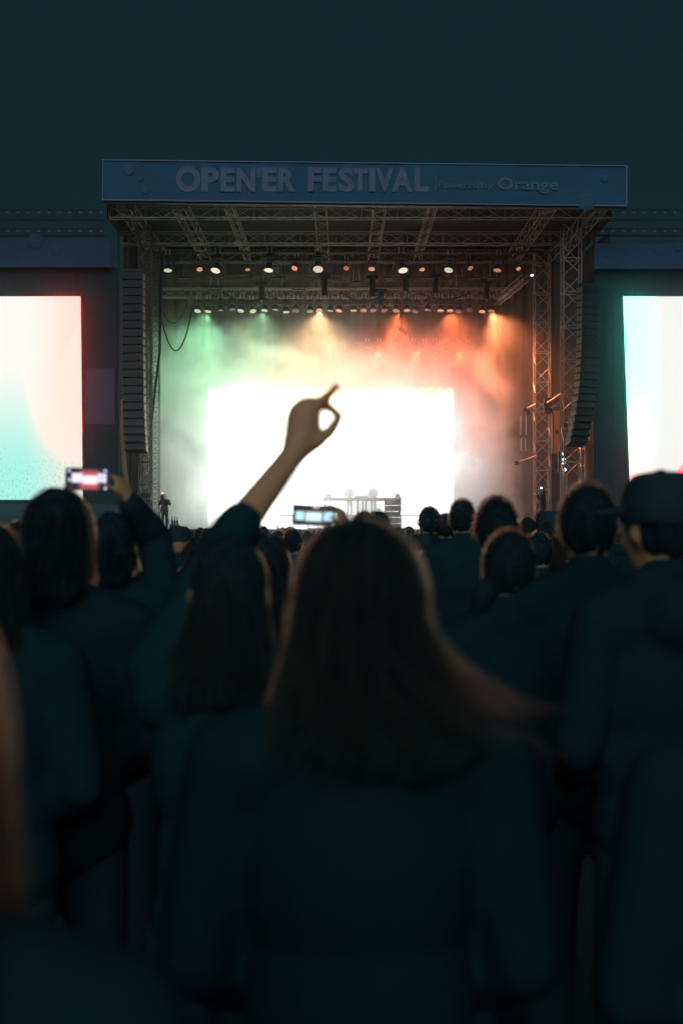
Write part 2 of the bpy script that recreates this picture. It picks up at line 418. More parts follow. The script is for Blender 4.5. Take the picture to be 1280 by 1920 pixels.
for i, px in enumerate((345, 402, 455, 520, 560, 585, 628, 668, 728, 742, 800, 850, 888, 925)):
    py = rg_.choice((516, 522, 530, 540)); w_ = rg_.uniform(0.22, 0.42)
    t = thing('strobe_bar', P(px, py, rg_.uniform(77.6, 79.4)), 'small strobe bar hung between the two lamp rows, %s from the left' % ordw[i], 'stage lamp', 'strobe bars in the roof')
    MB().box((-w_,-0.1,-0.10),(w_,0.12,0.10)).build('housing', M_black, t); MB().box((-w_*0.95,-0.13,-0.05),(w_*0.95,-0.104,0.02)).build('reflector', M_white, t)
    for x in (-w_*0.6, w_*0.6): bar('hanger', (x,0,0.1), (x*0.8,0,rg_.uniform(0.4,0.9)), 0.03, M_white if i % 2 else M_alud, t)
for i, (a_, b_2, dr) in enumerate((((380,470),(455,468),16), ((420,548),(500,552),14), ((470,480),(560,476),20), ((600,470),(690,474),18), ((640,548),(720,550),16), ((720,478),(800,472),22), ((790,550),(880,548),12), ((840,470),(930,476),18))):
    pts = [P(a_[0]+(b_2[0]-a_[0])*u, a_[1]+(b_2[1]-a_[1])*u+dr*4*u*(1-u), 77.4) for u in np.linspace(0,1,13)]
    o = MB().tube([q-pts[0] for q in pts], 0.035, n=5).build('roof_cable', M_cable, smooth=True, loc=pts[0]); tag(o, 'sagging power cable looped under the roof trusses, %s from the left' % ordw[i], 'cable', 'cables under the roof')
GT = 'stage towers'
def tower(px, Y, size, label, z1=17.3, m=M_alu, z0=STG_Z):
    x = (px-640)/F*Y
    return truss('tower_truss', label, (x, Y, z0), (x, Y, z1), size, size*0.95, m, GT, r=0.04, rb=0.022, faces=4)
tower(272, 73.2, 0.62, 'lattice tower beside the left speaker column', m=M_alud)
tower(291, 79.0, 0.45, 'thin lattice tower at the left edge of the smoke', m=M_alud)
tower(1071, 73.2, 0.92, 'broad lattice tower beside the right speaker column')
tower(1016, 79.5, 0.85, 'lattice tower just inside the right speaker column', m=M_alu)
tower(1096, 76.5, 0.50, 'slim lattice tower under the right speaker column', z1=9.0)

# ------------------------------------------------------------------ line arrays
M_grille = mat('speaker_grille', (0.010, 0.032, 0.040), 0.5, scale=60, bump=0.3)
M_rim = mat('speaker_rigging', (0.20, 0.16, 0.12), 0.5, 0.2, scale=9, var=0.5)
def array(px, ytop, ybot, Y, yaw, label, lean):
    top = P(px, ytop, Y); n = 22; hcab = (ybot-ytop)/F*Y/n
    t = thing('line_array', (top.x, Y, top.z), label, 'loudspeaker', 'hanging speaker columns', rz=yaw)
    p = Vector((0, 0, 0)); cabm = bevel_mesh(MB().box((-0.52, 0, -hcab*0.46), (0.52, 0.62, hcab*0.46)).mesh('cabinet'), 0.02, 1); cabm.materials.append(M_cab)
    grm = MB().box((-0.48, -0.012, -hcab*0.40), (0.48, -0.002, hcab*0.40)).mesh('grille'); grm.materials.append(M_grille)
    sdm = MB().box((-0.545, 0.06, -hcab*0.44), (-0.524, 0.5, hcab*0.30)).box((-0.56, 0.2, -0.05), (-0.545, 0.3, 0.05)).box((0.524, 0.06, -hcab*0.44), (0.545, 0.5, hcab*0.30)).mesh('rig'); sdm.materials.append(M_rim)
    MB().box((-0.5, 0.1, 0.02), (0.5, 0.5, 0.14)).build('flying_frame', M_black, t)
    for c in (-0.35, 0.35): bar('hanging_chain', (c, 0.3, 0.14), (c*0.4, 0.3, 2.6), 0.02, M_black, t)
    for i in range(n):
        a = -lean * (i/(n-1))**2.2
        p = p + Vector((0, math.sin(-a)*hcab, -math.cos(a)*hcab)) * (0.5 if i == 0 else 1)
        Mx = Matrix.Translation(p) @ Matrix.Rotation(-a*0 + a, 4, 'X')
        c = link('speaker_cabinet', cabm, None, t, Mx)
        link('front_grille', grm, None, c); link('rigging_plate', sdm, None, c)
    return t
array(247, 508, 845, 70.6, R(-6), 'tall black column of speakers hanging left of the stage', R(14))
array(1109, 535, 832, 70.6, R(26), 'tall curved column of speakers hanging right of the stage', R(24))

# ------------------------------------------------------------------ wings: scrim walls, banners, side screens
def screen_mat(name, build):
    m = bpy.data.materials.new(name); m.use_nodes = True; nt = m.node_tree
    b = nt.nodes['Principled BSDF']; b.inputs['Base Color'].default_value = (0.02,0.02,0.02,1); b.inputs['Roughness'].default_value = 0.7
    tc = N(m, 'ShaderNodeTexCoord'); sp = N(m, 'ShaderNodeSeparateXYZ'); nt.links.new(tc.outputs['Object'], sp.inputs[0])
    col = build(m, tc, sp); nt.links.new(col, b.inputs['Emission Color']); b.inputs['Emission Strength'].default_value = 1.0
    return m
def mixc(m, f, a, b):
    x = N(m, 'ShaderNodeMix'); x.data_type = 'RGBA'
    for nm, v in (('A', a), ('B', b)):
        if isinstance(v, tuple): x.inputs[nm].default_value = (*v, 1)
        else: m.node_tree.links.new(v, x.inputs[nm])
    if isinstance(f, (int, float)): x.inputs['Factor'].default_value = f
    else: m.node_tree.links.new(f, x.inputs['Factor'])
    return x.outputs['Result']
def circ(m, sp, cx, cz, r_, soft):
    dx = math_node(m, 'SUBTRACT', sp.outputs[0], cx); dz = math_node(m, 'SUBTRACT', sp.outputs[2], cz)
    d = math_node(m, 'SQRT', math_node(m, 'ADD', math_node(m, 'MULTIPLY', dx, dx), math_node(m, 'MULTIPLY', dz, dz)))
    return math_node(m, 'SUBTRACT', 1.0, smooth(m, d, r_-soft, r_+soft))
WY = 71.8
def noise(m, tc, sc, det=3):
    n = N(m, 'ShaderNodeTexNoise'); n.inputs['Scale'].default_value = sc; n.inputs['Detail'].default_value = det
    m.node_tree.links.new(tc.outputs['Object'], n.inputs['Vector']); return n.outputs['Fac']
SL = P(152, 937, WY); SR = P(1180, 930, WY)       # lower inner corners; picture drawn in the screen's own coordinates
kW = F / WY
def pic_left(m, tc, sp):
    up = smooth(m, sp.outputs[2], 1.5, 7.5)
    rt = smooth(m, sp.outputs[0], -3.0, -0.1)
    base = mixc(m, rt, (1.00, 0.97, 0.90), (6.5, 0.78, 0.68))
    low = mixc(m, rt, (0.42, 0.93, 0.80), (0.95, 0.86, 0.78))
    c = mixc(m, up, low, base)
    sp2 = smooth(m, noise(m, tc, 8.0, 5), 0.52, 0.66)
    area = math_node(m, 'MULTIPLY', math_node(m, 'SUBTRACT', 1.0, smooth(m, sp.outputs[2], 1.0, 3.6)), sp2)
    c = mixc(m, math_node(m, 'MULTIPLY', area, 0.5), c, (0.08, 0.62, 0.52))
    return mixc(m, circ(m, sp, 3.2, 6.2, 4.25, 0.06), c, (5.5, 0.84, 0.72))
def pic_right(m, tc, sp):
    up = smooth(m, sp.outputs[2], 0.5, 6.5)
    c = mixc(m, up, (1.9, 0.92, 0.84), (0.80, 6.5, 4.8))
    c = mixc(m, smooth(m, sp.outputs[0], -0.3, 1.6), c, (0.93, 0.93, 0.90))
    return mixc(m, circ(m, sp, 7.9, -2.4, 6.6, 0.06), c, (3.2, 0.40, 0.34))
M_scrL = screen_mat('left_screen_picture', pic_left); M_scrR = screen_mat('right_screen_picture', pic_right)
def wing(side):
    s = 'left' if side < 0 else 'right'
    x0, x1 = ((-95, 222) if side < 0 else (1113, 1400))
    zt = P(0, 500, 72.6).z; a = P(x0, 0, 72.6).x; b = P(x1, 0, 72.6).x
    t = thing('wing_wall', ((a+b)/2, 72.6, 0), 'black scrim wall framing the %s side screen' % s, 'wall')
    n = 8; h = (b-a)/2
    for i in range(n):
        MB().box((-h+2*h*i/n+0.008, 0, 0.0), (-h+2*h*(i+1)/n-0.008, 0.10, zt)).build('scrim_panel', M_scrim, t)
    for x in (-h, h): bar('corner_pole', (x, -0.05, 0), (x, -0.05, zt+2), 0.05, M_black, t)
    # deck-level plinth below the screen
    MB().box((-h, -1.0, 0), (h, -0.05, P(0, 945, 71.6).z)).build('plinth', mat('plinth_grey', (0.05, 0.12, 0.15), 0.8), t)
    if side < 0:
        p0 = P(156, 795, 72.5); p1 = P(214, 690, 72.5)
        MB().box((p0.x-t.location.x, -0.06, p0.z), (p1.x-t.location.x, -0.02, p1.z)).build('side_panel', mat('dusky_purple_panel', (0.13, 0.115, 0.19), 0.8), t)
    # blue banner over the screen
    y0, y1 = ((447, 500) if side < 0 else (455, 503)); q0, q1 = ((-95, 207) if side < 0 else (1115, 1400))
    c = P((q0+q1)/2, (y0+y1)/2, 72.1); kk = F/72.1; bw, bh = (q1-q0)/2/kk, (y1-y0)/2/kk
    t2 = thing('wing_banner', c, 'blue bubble-patterned banner above the %s side screen' % s, 'banner')
    MB().box((-bw, 0, -bh), (bw, 0.12, bh)).build('banner_cloth', M_blue2, t2)
    for px, py, r_ in (((65,452,16), (104,468,9), (150,487,7), (30, 480, 5)) if side < 0 else ((1236,468,11), (1173,486,6), (1272,462,9), (1136, 478, 5))):
        dome(r_/kk).build('raised_bubble', M_blue2, t2, smooth=True, loc=((px-(q0+q1)/2)/kk, -0.004, ((y0+y1)/2-py)/kk))
    # roof lattice over the wing
    truss('wing_truss', 'upper dark truss over the %s side screen' % s, P(q0, 402, 74), P(q1-12 if side < 0 else q1, 402, 74), 0.5, 0.9, M_black, 'wing trusses', faces=3)
    tw = truss('wing_truss', 'lower dark truss over the %s side screen' % s, P(q0, 434, 74), P(q1-12 if side < 0 else q1, 434, 74), 0.35, 0.9, M_black, 'wing trusses', faces=3)
    for yy in (397, 432):
        for i in range(14):
            p = P((q0+30 if side < 0 else q0+15) + i*19.5, yy, 73.6)
            MB().caps((-0.05,0,0),(0.05,0,0),0.035,n=6).build('coupler', M_alu, tw, loc=p - tw.location)
    # the screen itself: a shallow cabinet and a glowing face
    if side < 0: cs = [(-95, 937), (155.5, 937), (150.5, 555), (-95, 555)]
    else: cs = [(1181, 940), (1400, 940), (1400, 555), (1168.5, 555)]
    o0 = SL if side < 0 else SR
    ts = thing('side_screen', (o0.x, WY, o0.z), ('cream and pink glowing screen left of the stage with a teal speckled corner' if side < 0 else 'pale teal glowing screen right of the stage with a red disc'), 'screen')
    pts = [P(x, y, WY) - Vector((o0.x, WY, o0.z)) for x, y in cs]
    MB().add([p for p in pts], [(0,1,2,3)]).build('picture', M_scrL if side < 0 else M_scrR, ts)
    big = [p + Vector((dx, 0.02, dz)) for p, dx, dz in zip(pts, (-.06,.06,.06,-.06), (-.06,-.06,.06,.06))]
    MB().add(big + [p + Vector((0, 0.4, 0)) for p in big], [(0,1,2,3),(7,6,5,4),(0,4,5,1),(1,5,6,2),(2,6,7,3),(3,7,4,0)]).build('cabinet', M_black, ts)
wing(-1); wing(1)

# ------------------------------------------------------------------ the back screen
LY = 84.0
def pic_main(m, tc, sp):
    lo = mixc(m, smooth(m, sp.outputs[0], -5.0, 2.0), (10.6, 11.8, 10.8), (9.6, 11.0, 11.0))
    hl = mixc(m, smooth(m, sp.outputs[0], -6.0, -1.0), (4.2, 13.0, 7.2), (15.0, 9.6, 3.0))
    hi = mixc(m, smooth(m, sp.outputs[0], -0.8, 2.8), hl, (11.5, 2.6, 0.9))
    return mixc(m, smooth(m, sp.outputs[2], 5.2, 8.4), lo, hi)
M_led = screen_mat('back_screen_picture', pic_main)
p0 = P(390, 985, LY); p1 = P(850, 727, LY)
t = thing('back_screen', ((p0.x+p1.x)/2, LY, p0.z), 'huge white and peach glowing screen at the back of the stage', 'screen')
h = (p1.x-p0.x)/2; H_ = p1.z-p0.z
MB().add([(-h,0,0),(h,0,0),(h,0,H_),(-h,0,H_)], [(0,1,2,3)]).build('picture', M_led, t)
MB().box((-h-0.05, 0.02, -0.05), (h+0.05, 0.4, H_+0.03)).build('cabinet', M_black, t)
# scalloped pelmet along its top edge, one sheet standing in for hanging lamps
n = 26
mb = MB(); vs = []; fs = []
for i in range(n*6+1):
    u = i/6; x = -h + 2*h*i/(n*6); dep = 0.06 + 0.30*(1-abs(math.sin(math.pi*u)))
    vs += [(x, 0, 0.45), (x, 0, 0.05-dep)]
for i in range(n*6): fs.append((2*i, 2*i+1, 2*i+3, 2*i+2))
o = mb.add(vs, fs).build('fringe', M_case, loc=(t.location.x, LY-0.35, p1.z+0.02)); tag(o, 'scalloped pelmet of lamp silhouettes along the top of the back screen', 'fringe')

# ------------------------------------------------------------------ lamps
ML_big = emit('lit_lens_warm', (1.0, 0.82, 0.62)); ML_or = emit('lit_lens_orange', (0.75, 0.30, 0.15)); ML_gr = emit('lit_lens_pale_green', (0.55, 0.62, 0.42)); ML_off = mat('dark_lens', (0.06, 0.05, 0.04), 0.15)
ML_big2 = emit('lit_lens_cream', (0.72, 0.60, 0.46)); ML_dim = emit('lit_lens_dull_orange', (0.42, 0.16, 0.08))
ML_wh = emit('lit_lens_white', (2.2, 2.5, 2.6))
_fx = {}
rl = random.Random(3)
def lamp_meshes(sc, ml):
    key = (sc, ml.name)
    if key in _fx: return _fx[key]
    b = bevel_mesh(MB().box((-0.17*sc,-0.13*sc,-0.16*sc),(0.17*sc,0.13*sc,0)).mesh('lamp_base'), 0.02*sc, 1)
    y = MB()
    for s in (-1, 1): y.box((s*0.245*sc-0.025*sc, -0.05*sc, -0.52*sc), (s*0.245*sc+0.025*sc, 0.05*sc, -0.14*sc))
    y.box((-0.27*sc,-0.06*sc,-0.20*sc),(0.27*sc,0.06*sc,-0.145*sc)); y = y.mesh('yoke')
    prof = [(0.0,0.10),(0.02,0.15),(0.14,0.17),(0.30,0.19),(0.42,0.225),(0.47,0.225)]
    h = MB().tube([(0,0,-z*sc) for z,_ in prof], [r_*sc for _, r_ in prof], n=14).mesh('head', True)
    l = MB(); l.add([(0.21*sc*math.cos(a), 0.21*sc*math.sin(a), -0.475*sc) for a in np.linspace(0, 2*math.pi, 16, endpoint=False)] + [(0,0,-0.52*sc)],
              [(j, (j+1)%16, 16) for j in range(16)]); l = l.mesh('lens', True)
    rg = MB().tube([(0,0,-0.10*sc),(0,0,-0.14*sc)], [0.185*sc,0.185*sc], n=14).mesh('ring')
    cp = [MB().tube([(x*sc,-0.16*sc,-0.02*sc),(x*sc,-0.16*sc,0.26*sc)], 0.036*sc, n=6).mesh('coupler') for x in (-0.11, 0.11)]
    for q in cp: q.materials.append(M_white)
    for q, mm in ((b, M_black), (y, M_black), (h, M_black), (l, ml), (rg, M_chrome)): q.materials.append(mm)
    _fx[key] = (b, y, h, l, rg, cp); return _fx[key]
def lamp(px, py, Y, sc, ml, label, group, tilt=R(28), yaw=0, spot=None):
    tilt = tilt + rl.uniform(-0.22, 0.22); yaw = yaw + rl.uniform(-0.5, 0.5); px += rl.uniform(-2.0, 2.0); py += rl.uniform(-1.5, 1.5)
    c = P(px, py, Y); off = 0.36*sc + 0.42*sc*math.cos(tilt)
    t = thing('stage_lamp', (c.x, Y, c.z+off), label, 'stage lamp', group)
    b, y, h, l, rg, cp = lamp_meshes(sc, ml)
    for q in cp: link('coupler', q, None, t)
    link('lamp_base', b, None, t); link('yoke', y, None, t)
    Mx = Matrix.Translation((0,0,-0.36*sc)) @ Matrix.Rotation(yaw, 4, 'Z') @ Matrix.Rotation(-tilt, 4, 'X')
    hd = link('lamp_head', h, None, t, Mx); link('lens', l, None, hd); link('trim_ring', rg, None, hd)
    if spot:
        power, col, aim, ang, rad = spot
        L = bpy.data.lights.new('lamp_light', 'SPOT'); L.energy = power; L.color = col; L.spot_size = ang; L.spot_blend = 1.0; L.shadow_soft_size = rad
        ob = bpy.data.objects.new('lamp_light', L); C.objects.link(ob); ob.parent = t
        lp = Mx @ Vector((0,0,-0.62*sc)); ob.location = lp
        ob.rotation_euler = (Vector(aim) - (t.location + lp)).to_track_quat('-Z', 'Y').to_euler()
    return t
WASH = 0
AMB = [(1.0, 0.62, 0.40)]*7
G1 = 'large lamps on the front lighting truss'
ords = ['first','second','third','fourth','fifth','sixth','seventh','eighth','ninth','tenth','eleventh','twelfth','thirteenth','fourteenth','fifteenth','sixteenth','seventeenth','eighteenth','nineteenth','twentieth','twenty-first','twenty-second','twenty-third','twenty-fourth','twenty-fifth','twenty-sixth','twenty-seventh','twenty-eighth']
for i, px in enumerate((315, 410, 503, 596, 752, 843, 933)):
    lamp(px, 505, 76.2, (1.05, 1.2, 1.15, 1.25, 1.2, 1.1, 1.0)[i], (ML_gr, ML_big, ML_big, ML_big2, ML_big, ML_gr, ML_dim)[i], 'large lamp with a white lens on the front lighting truss, %s from the left' % ords[i], G1, R(24),
         spot=(WASH, (1.0, 0.50, 0.30), ((px-640)/F*10, 6, 1.6), R(60), 0.22) if WASH else None)
G2 = 'small lamps on the front lighting truss'
for i, px in enumerate((371, 463, 557, 649, 698, 788, 877, 967)):
    lamp(px, 503, 76.6, (0.75, 0.65, 0.8, 0.7, 0.8, 0.7, 0.75, 0.6)[i], (ML_or, ML_dim, ML_or, ML_dim, ML_or, ML_or, ML_dim, ML_or)[i], 'small warm-lensed lamp on the front lighting truss, %s from the left' % ords[i], G2, R(30))
G3 = 'paired small lamps in the long row'
row2 = [371,390,414,433,453,471,497,516,536,555,580,599,618,638,662,681,700,719,744,763,781,801,825,843,863,882,904,920]
spots2 = {1: (1100, (0.35, 1.0, 0.50), (-10.5, 80.0, 4.0), R(150)), 6: (900, (0.55, 1.0, 0.55), (-6.0, 81.0, 6.0), R(150)),
          11: (1900, (1.0, 0.62, 0.30), (-1.5, 80.5, 5.0), R(150)),
          18: (1500, (1.0, 0.16, 0.05), (4.0, 81.0, 6.0), R(150)), 23: (1600, (1.0, 0.17, 0.05), (8.0, 80.5, 6.0), R(150)),
          27: (9000, (1.0, 0.26, 0.09), (12.0, 75.0, 5.0), R(95))}
for i, px in enumerate(row2):
    lit = i in spots2 or i in (0, 4, 5, 8, 13, 14, 15, 19, 22, 26)
    ml = (ML_gr if px < 540 else (ML_or if i % 3 else ML_dim)) if lit else ML_off
    sp_ = spots2.get(i)
    lamp(px, 581 if i % 2 else 582, 79.8, 0.88, ml, 'small lamp in the long row of paired lamps, %s from the left' % ords[i], G3, R(22),
         spot=(sp_[0], sp_[1], sp_[2], sp_[3], 0.12) if sp_ else None)
G4 = 'lamps half lost in the red smoke'
for i in range(10):
    lamp(690+i*21, 661, 83.2, 0.8, ML_or if i in (3,4,6,8) else ML_off, 'small lamp on the deepest truss in the red smoke, %s from the left' % ords[i], G4, R(20),
         spot=(260, (1.0, 0.10, 0.03), ((690+i*21-640)/F*80, 78.5, 8.0), R(150), 0.1) if i in (1, 4, 8) else None)
# chain hoists
for i, (px, py, hh_) in enumerate(((490,535,28), (506,470,26), (608,520,34), (655,470,24), (698,522,34), (714,548,24), (760,520,26), (816,520,30), (912,530,30))):
    a = P(px, py, 78.6); L_ = hh_/F*78.6
    t = thing('chain_hoist', a, 'black chain hoist body hanging among the roof trusses, %s from the left' % ords[i], 'hoist', 'chain hoists in the roof')
    MB().tube([(0,0,0),(0,0,-L_)], [0.16,0.16], n=10).build('motor_body', M_black, t)
    MB().box((-0.32,-0.14,-0.02),(0.32,0.14,0.20)).build('motor_head', M_black, t)
    bar('hanging_chain', (0,0,0.2), (0,0,2.2), 0.018, M_black, t); MB().tube([(0,0,-L_),(0.03,0,-L_-0.2)], [0.05,0.03], n=6).build('hook', M_chrome, t)
# follow lamp at the right tower and lamp hanging under the long row
t = thing('work_light', P(992, 512, 77), 'tiny bright white work light at the right end of the front truss', 'lamp')
MB().tube([(0,0,0),(0.12,-0.1,-0.10)], [0.05,0.08], n=10).build('housing', M_black, t); MB().ball((0.14,-0.13,-0.12), (0.09,0.05,0.06)).build('bulb', ML_wh, t)
t = thing('dangling_bracket', P(752, 592, 79.6), 'small bracket and cable dangling below the paired lamps', 'bracket')
MB().box((-0.12,-0.1,-0.25),(0.12,0.1,0.2)).build('clamp', M_black, t); MB().tube([(0.0,0,-0.25),(0.05,0,-0.7)], 0.015, n=5).build('wire', M_cable, t)
MB().box((-0.28,-0.06,-0.1),(0.28,0.06,0.1), Matrix.Translation((0.1,0,-0.85)) @ Matrix.Rotation(R(32),4,'Y')).build('plate', M_black, t); MB().tube([(0.45,0,-0.2),(0.38,0,-0.8),(0.5,0,-1.3)], 0.02, n=5).build('wire', M_cable, t)

# cables slung on the left
def sling(a, b, drop, Y, r_, label):
    pts = []
    for i in range(25):
        u = i/24; pts.append((a[0]+(b[0]-a[0])*u, a[1]+(b[1]-a[1])*u + drop*4*u*(1-u)))
    w3 = [P(x, y, Y) for x, y in pts]; o0 = w3[0]
    o = MB().tube([p-o0 for p in w3], r_, n=6).build('slung_cable', M_cable, smooth=True, loc=o0); tag(o, label, 'cable', 'cables at the left of the stage'); return o
sling((301, 590), (361, 574), 75, 77, 0.045, 'deep loop of black cable hanging left of the smoke')
sling((302, 580), (352, 566), 32, 78, 0.03, 'shallow faint loop of cable above the deep one')
o = MB().tube([P(303, 470, 76.5)-P(303,470,76.5), P(301, 560, 76.5)-P(303,470,76.5), P(299, 660, 76.5)-P(303,470,76.5), P(290, 735, 76.5)-P(303,470,76.5), P(283, 800, 76.5)-P(303,470,76.5)], 0.07, n=8).build('cable_bundle', M_cable, smooth=True, loc=P(303,470,76.5)); tag(o, 'thick cable bundle dropping down beside the left tower', 'cable', 'cables at the left of the stage')

# ------------------------------------------------------------------ clutter in the right wing
def case(px0, px1, y0, y1, Y, dep, m, label, name='flight_case'):
    a = P(px0, y1, Y); b = P(px1, y0, Y)
    t = thing(name, ((a.x+b.x)/2, Y, a.z), label, 'case', 'gear stacked in the right wing'); hw_ = (b.x-a.x)/2; H = b.z-a.z
    link('case_body', bevel_mesh(MB().box((-hw_,0,0),(hw_,dep,H)).mesh('case_body'), 0.02, 1), m, t)
    for s in (-1, 1): MB().box((s*hw_-0.03,-0.02,0.0),(s*hw_+0.03,0.04,H)).build('edge_trim', M_chrome if m is M_case else M_black, t)
    MB().box((-hw_*0.5,-0.03,H*0.45),(hw_*0.5,-0.005,H*0.55)).build('handle', M_black, t)
    return t
for i, (a, b, y0, y1, Y, m, lb) in enumerate((
    (1028, 1048, 850, 880, 80, M_black, 'dark equipment box hung midway between the right towers'), (1028, 1050, 885, 985, 80, M_case, 'tall rack case standing between the right towers'),
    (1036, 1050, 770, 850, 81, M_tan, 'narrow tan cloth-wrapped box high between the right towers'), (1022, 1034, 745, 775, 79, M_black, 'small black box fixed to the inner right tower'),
    (976, 986, 780, 815, 81, M_case, 'pale ghosted box in the smoke beside the inner tower'), (977, 985, 822, 845, 81, M_case, 'smaller box under the ghosted one in the smoke'))):
    case(a, b, y0, y1, Y, 0.6, m, lb)
for i, (a, b, lb) in enumerate((((1022, 758), (1052, 738), 'upper sloping bar linking the two right towers'), ((1030, 768), (1052, 752), 'lower sloping bar linking the two right towers'),
        ((984, 768), (1004, 758), 'upper short bar left of the inner right tower'), ((990, 774), (1006, 768), 'lower short bar left of the inner right tower'), ((968, 868), (1006, 855), 'faint long bar crossing the smoke beside the inner tower'), ((1060, 797), (1074, 784), 'bright short tube clamped on the outer right tower'))):
    a = P(*a, 78.5 if i < 5 else 72.6); b = P(*b, 78.5 if i < 5 else 72.6); q = thing('cross_bar', a, lb, 'bar', 'bars in the right wing')
    bar('tube', (0,0,0), b-a, 0.06, M_alu if i < 5 else M_white, q); MB().box((-0.1,-0.1,-0.1),(0.1,0.1,0.1)).build('clamp', M_black, q)
t = thing('blinder_lamp', P(1054, 866, 75.5), 'upright lamp with four small white bulbs in the right wing', 'lamp')
MB().box((-0.22,-0.05,-0.55),(0.2,0.25,0.55)).build('housing', M_black, t)
for x, z in ((0.0,0.42),(0.06,0.12),(0.05,-0.06),(0.10,-0.42)): MB().ball((x,-0.09,z), 0.085, nu=10, nv=6).build('bulb', ML_wh, t)
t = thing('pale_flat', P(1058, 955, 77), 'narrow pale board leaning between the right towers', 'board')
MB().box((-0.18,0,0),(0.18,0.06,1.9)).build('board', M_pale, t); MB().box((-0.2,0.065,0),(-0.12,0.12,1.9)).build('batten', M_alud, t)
# side cloth under the right array and lit strip behind the left array
vs = [P(1098, 832, 74), P(1113, 832, 74), P(1116, 815, 73.7), P(1119, 930, 73.7), P(1108, 930, 74), P(1096, 930, 74)]
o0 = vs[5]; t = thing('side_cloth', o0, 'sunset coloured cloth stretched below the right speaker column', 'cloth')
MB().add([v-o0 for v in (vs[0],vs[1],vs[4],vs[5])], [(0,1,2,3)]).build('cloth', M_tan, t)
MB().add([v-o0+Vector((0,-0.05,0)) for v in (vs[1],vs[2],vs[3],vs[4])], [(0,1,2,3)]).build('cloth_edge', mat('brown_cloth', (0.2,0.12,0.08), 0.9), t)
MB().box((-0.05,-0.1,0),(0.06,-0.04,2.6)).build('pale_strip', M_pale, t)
a = P(226, 935, 71.5); t = thing('lit_post', a, 'narrow post with warm light put into its tan colour, below the left speaker column', 'post')
MB().tube([(0.45,0,0),(0.20,0,1.4),(0.10,0,3.2),(0.06,0,5.0)], [0.12,0.12,0.10,0.05], n=8).build('post_cover', M_tan, t, smooth=True); MB().box((0.3,-0.15,-0.3),(0.6,0.15,0)).build('foot', M_black, t)  # tan of the cover stands in for warm light on the post
a = P(264, 1000, 74.2); t = thing('amplifier_rack', (a.x, a.y, STG_Z), 'dark amplifier rack at the foot of the left tower', 'rack')
for i in range(6): MB().box((-0.55,0,0.02+0.32*i),(0.55,0.6,0.30+0.32*i)).build('amplifier', M_case if i % 2 else M_black, t)

# ------------------------------------------------------------------ riser, desk
RZ = 2.42
t = thing('dj_riser', (0.9, 79.3, STG_Z), 'low riser with white glow added on its front below the desk', 'riser')
MB().box((-4.4, 0.03, 0), (4.4, 3.4, RZ-STG_Z)).build('riser_box', M_deck, t)
M_fas = emit('riser_glow', (1.5, 1.5, 1.45))  # added glow, standing in for the back screen showing under the desk
for i in range(8): MB().box((-4.4+1.1*i+0.02, 0, 0.08), (-4.4+1.1*(i+1)-0.02, 0.025, RZ-STG_Z-0.06)).build('added_glow_panel', M_fas, t)
for i, (px, lb) in enumerate(((505, 'left glowing white floor light at the stage front'), (562, 'second glowing white floor light at the stage front'), (780, 'right glowing white floor light at the stage front'))):
    a = P(px, 992, 76); q = thing('floor_light', (a.x, 76, STG_Z), lb, 'lamp', 'floor lights')
    MB().box((-0.42,0.03,0),(0.42,0.3,0.26)).build('housing', M_black, q); MB().box((-0.38,0.0,0.03),(0.38,0.025,0.24)).build('light_face', ML_wh, q)
DY = 80.0; zt = P(0, 935, DY).z; x0, x1 = P(606,0,DY).x, P(751,0,DY).x
M_desk = mat('desk_brown', (0.22, 0.10, 0.07), 0.6)
t = thing('dj_desk', ((x0+x1)/2, DY, RZ), 'long brown equipment desk on the riser in front of the back screen', 'desk')
hw_ = (x1-x0)/2; hz_ = zt-RZ
link('desk_top', bevel_mesh(MB().box((-hw_,-0.4,hz_-0.14),(hw_,0.4,hz_+0.06)).mesh('desk_top'), 0.02, 1), M_desk, t)
for x in (-hw_+0.1, -0.25, 0.05, 0.22, hw_-0.1): MB().box((x-0.05,-0.3,0),(x+0.05,-0.2,hz_-0.14)).build('leg', M_desk, t)
def gear(px0, px1, y0, y1, m, lb, nm='equipment', n=3):
    a = P(px0, y1, DY-0.1); b = P(px1, y0, DY-0.1); q = thing(nm, ((a.x+b.x)/2, DY-0.2, a.z), lb, 'equipment'); hw2 = (b.x-a.x)/2; H2 = b.z-a.z
    for i in range(n): MB().box((-hw2*(1-0.1*i), 0, H2*i/n+0.004), (hw2*(1-0.1*i), 0.45, H2*(i+1)/n)).build('unit', m, q)
    for i in range(3): MB().tube([(-hw2*0.6+hw2*0.6*i,-0.03,H2*0.2),(-hw2*0.6+hw2*0.6*i,0,H2*0.2)], 0.035, n=8).build('knob', M_chrome, q)
M_grn = mat('greenish_gear', (0.12, 0.16, 0.10), 0.6)
gear(608, 622, 926, 933, M_grn, 'small stacked mixer on the left end of the desk')
gear(664, 690, 929, 933, M_desk, 'flat control deck in the middle of the desk', n=1)
gear(740, 750, 925, 933, M_grn, 'small keyboard unit on the right end of the desk')
a = P(736, 985, 79.0); t = thing('equipment_rack', (a.x, 78.7, STG_Z), 'tall brownish rack standing against the right end of the desk', 'rack')
for i in range(5): MB().box((-0.42,0,0.03+0.33*i),(0.42,0.5,0.33*(i+1))).build('rack_unit', mat('rack_brown', (0.20,0.15,0.10), 0.6), t)
for s in (-1,1): MB().box((s*0.45-0.02,-0.02,0),(s*0.45+0.02,0.02,1.9)).build('rack_rail', M_case, t)

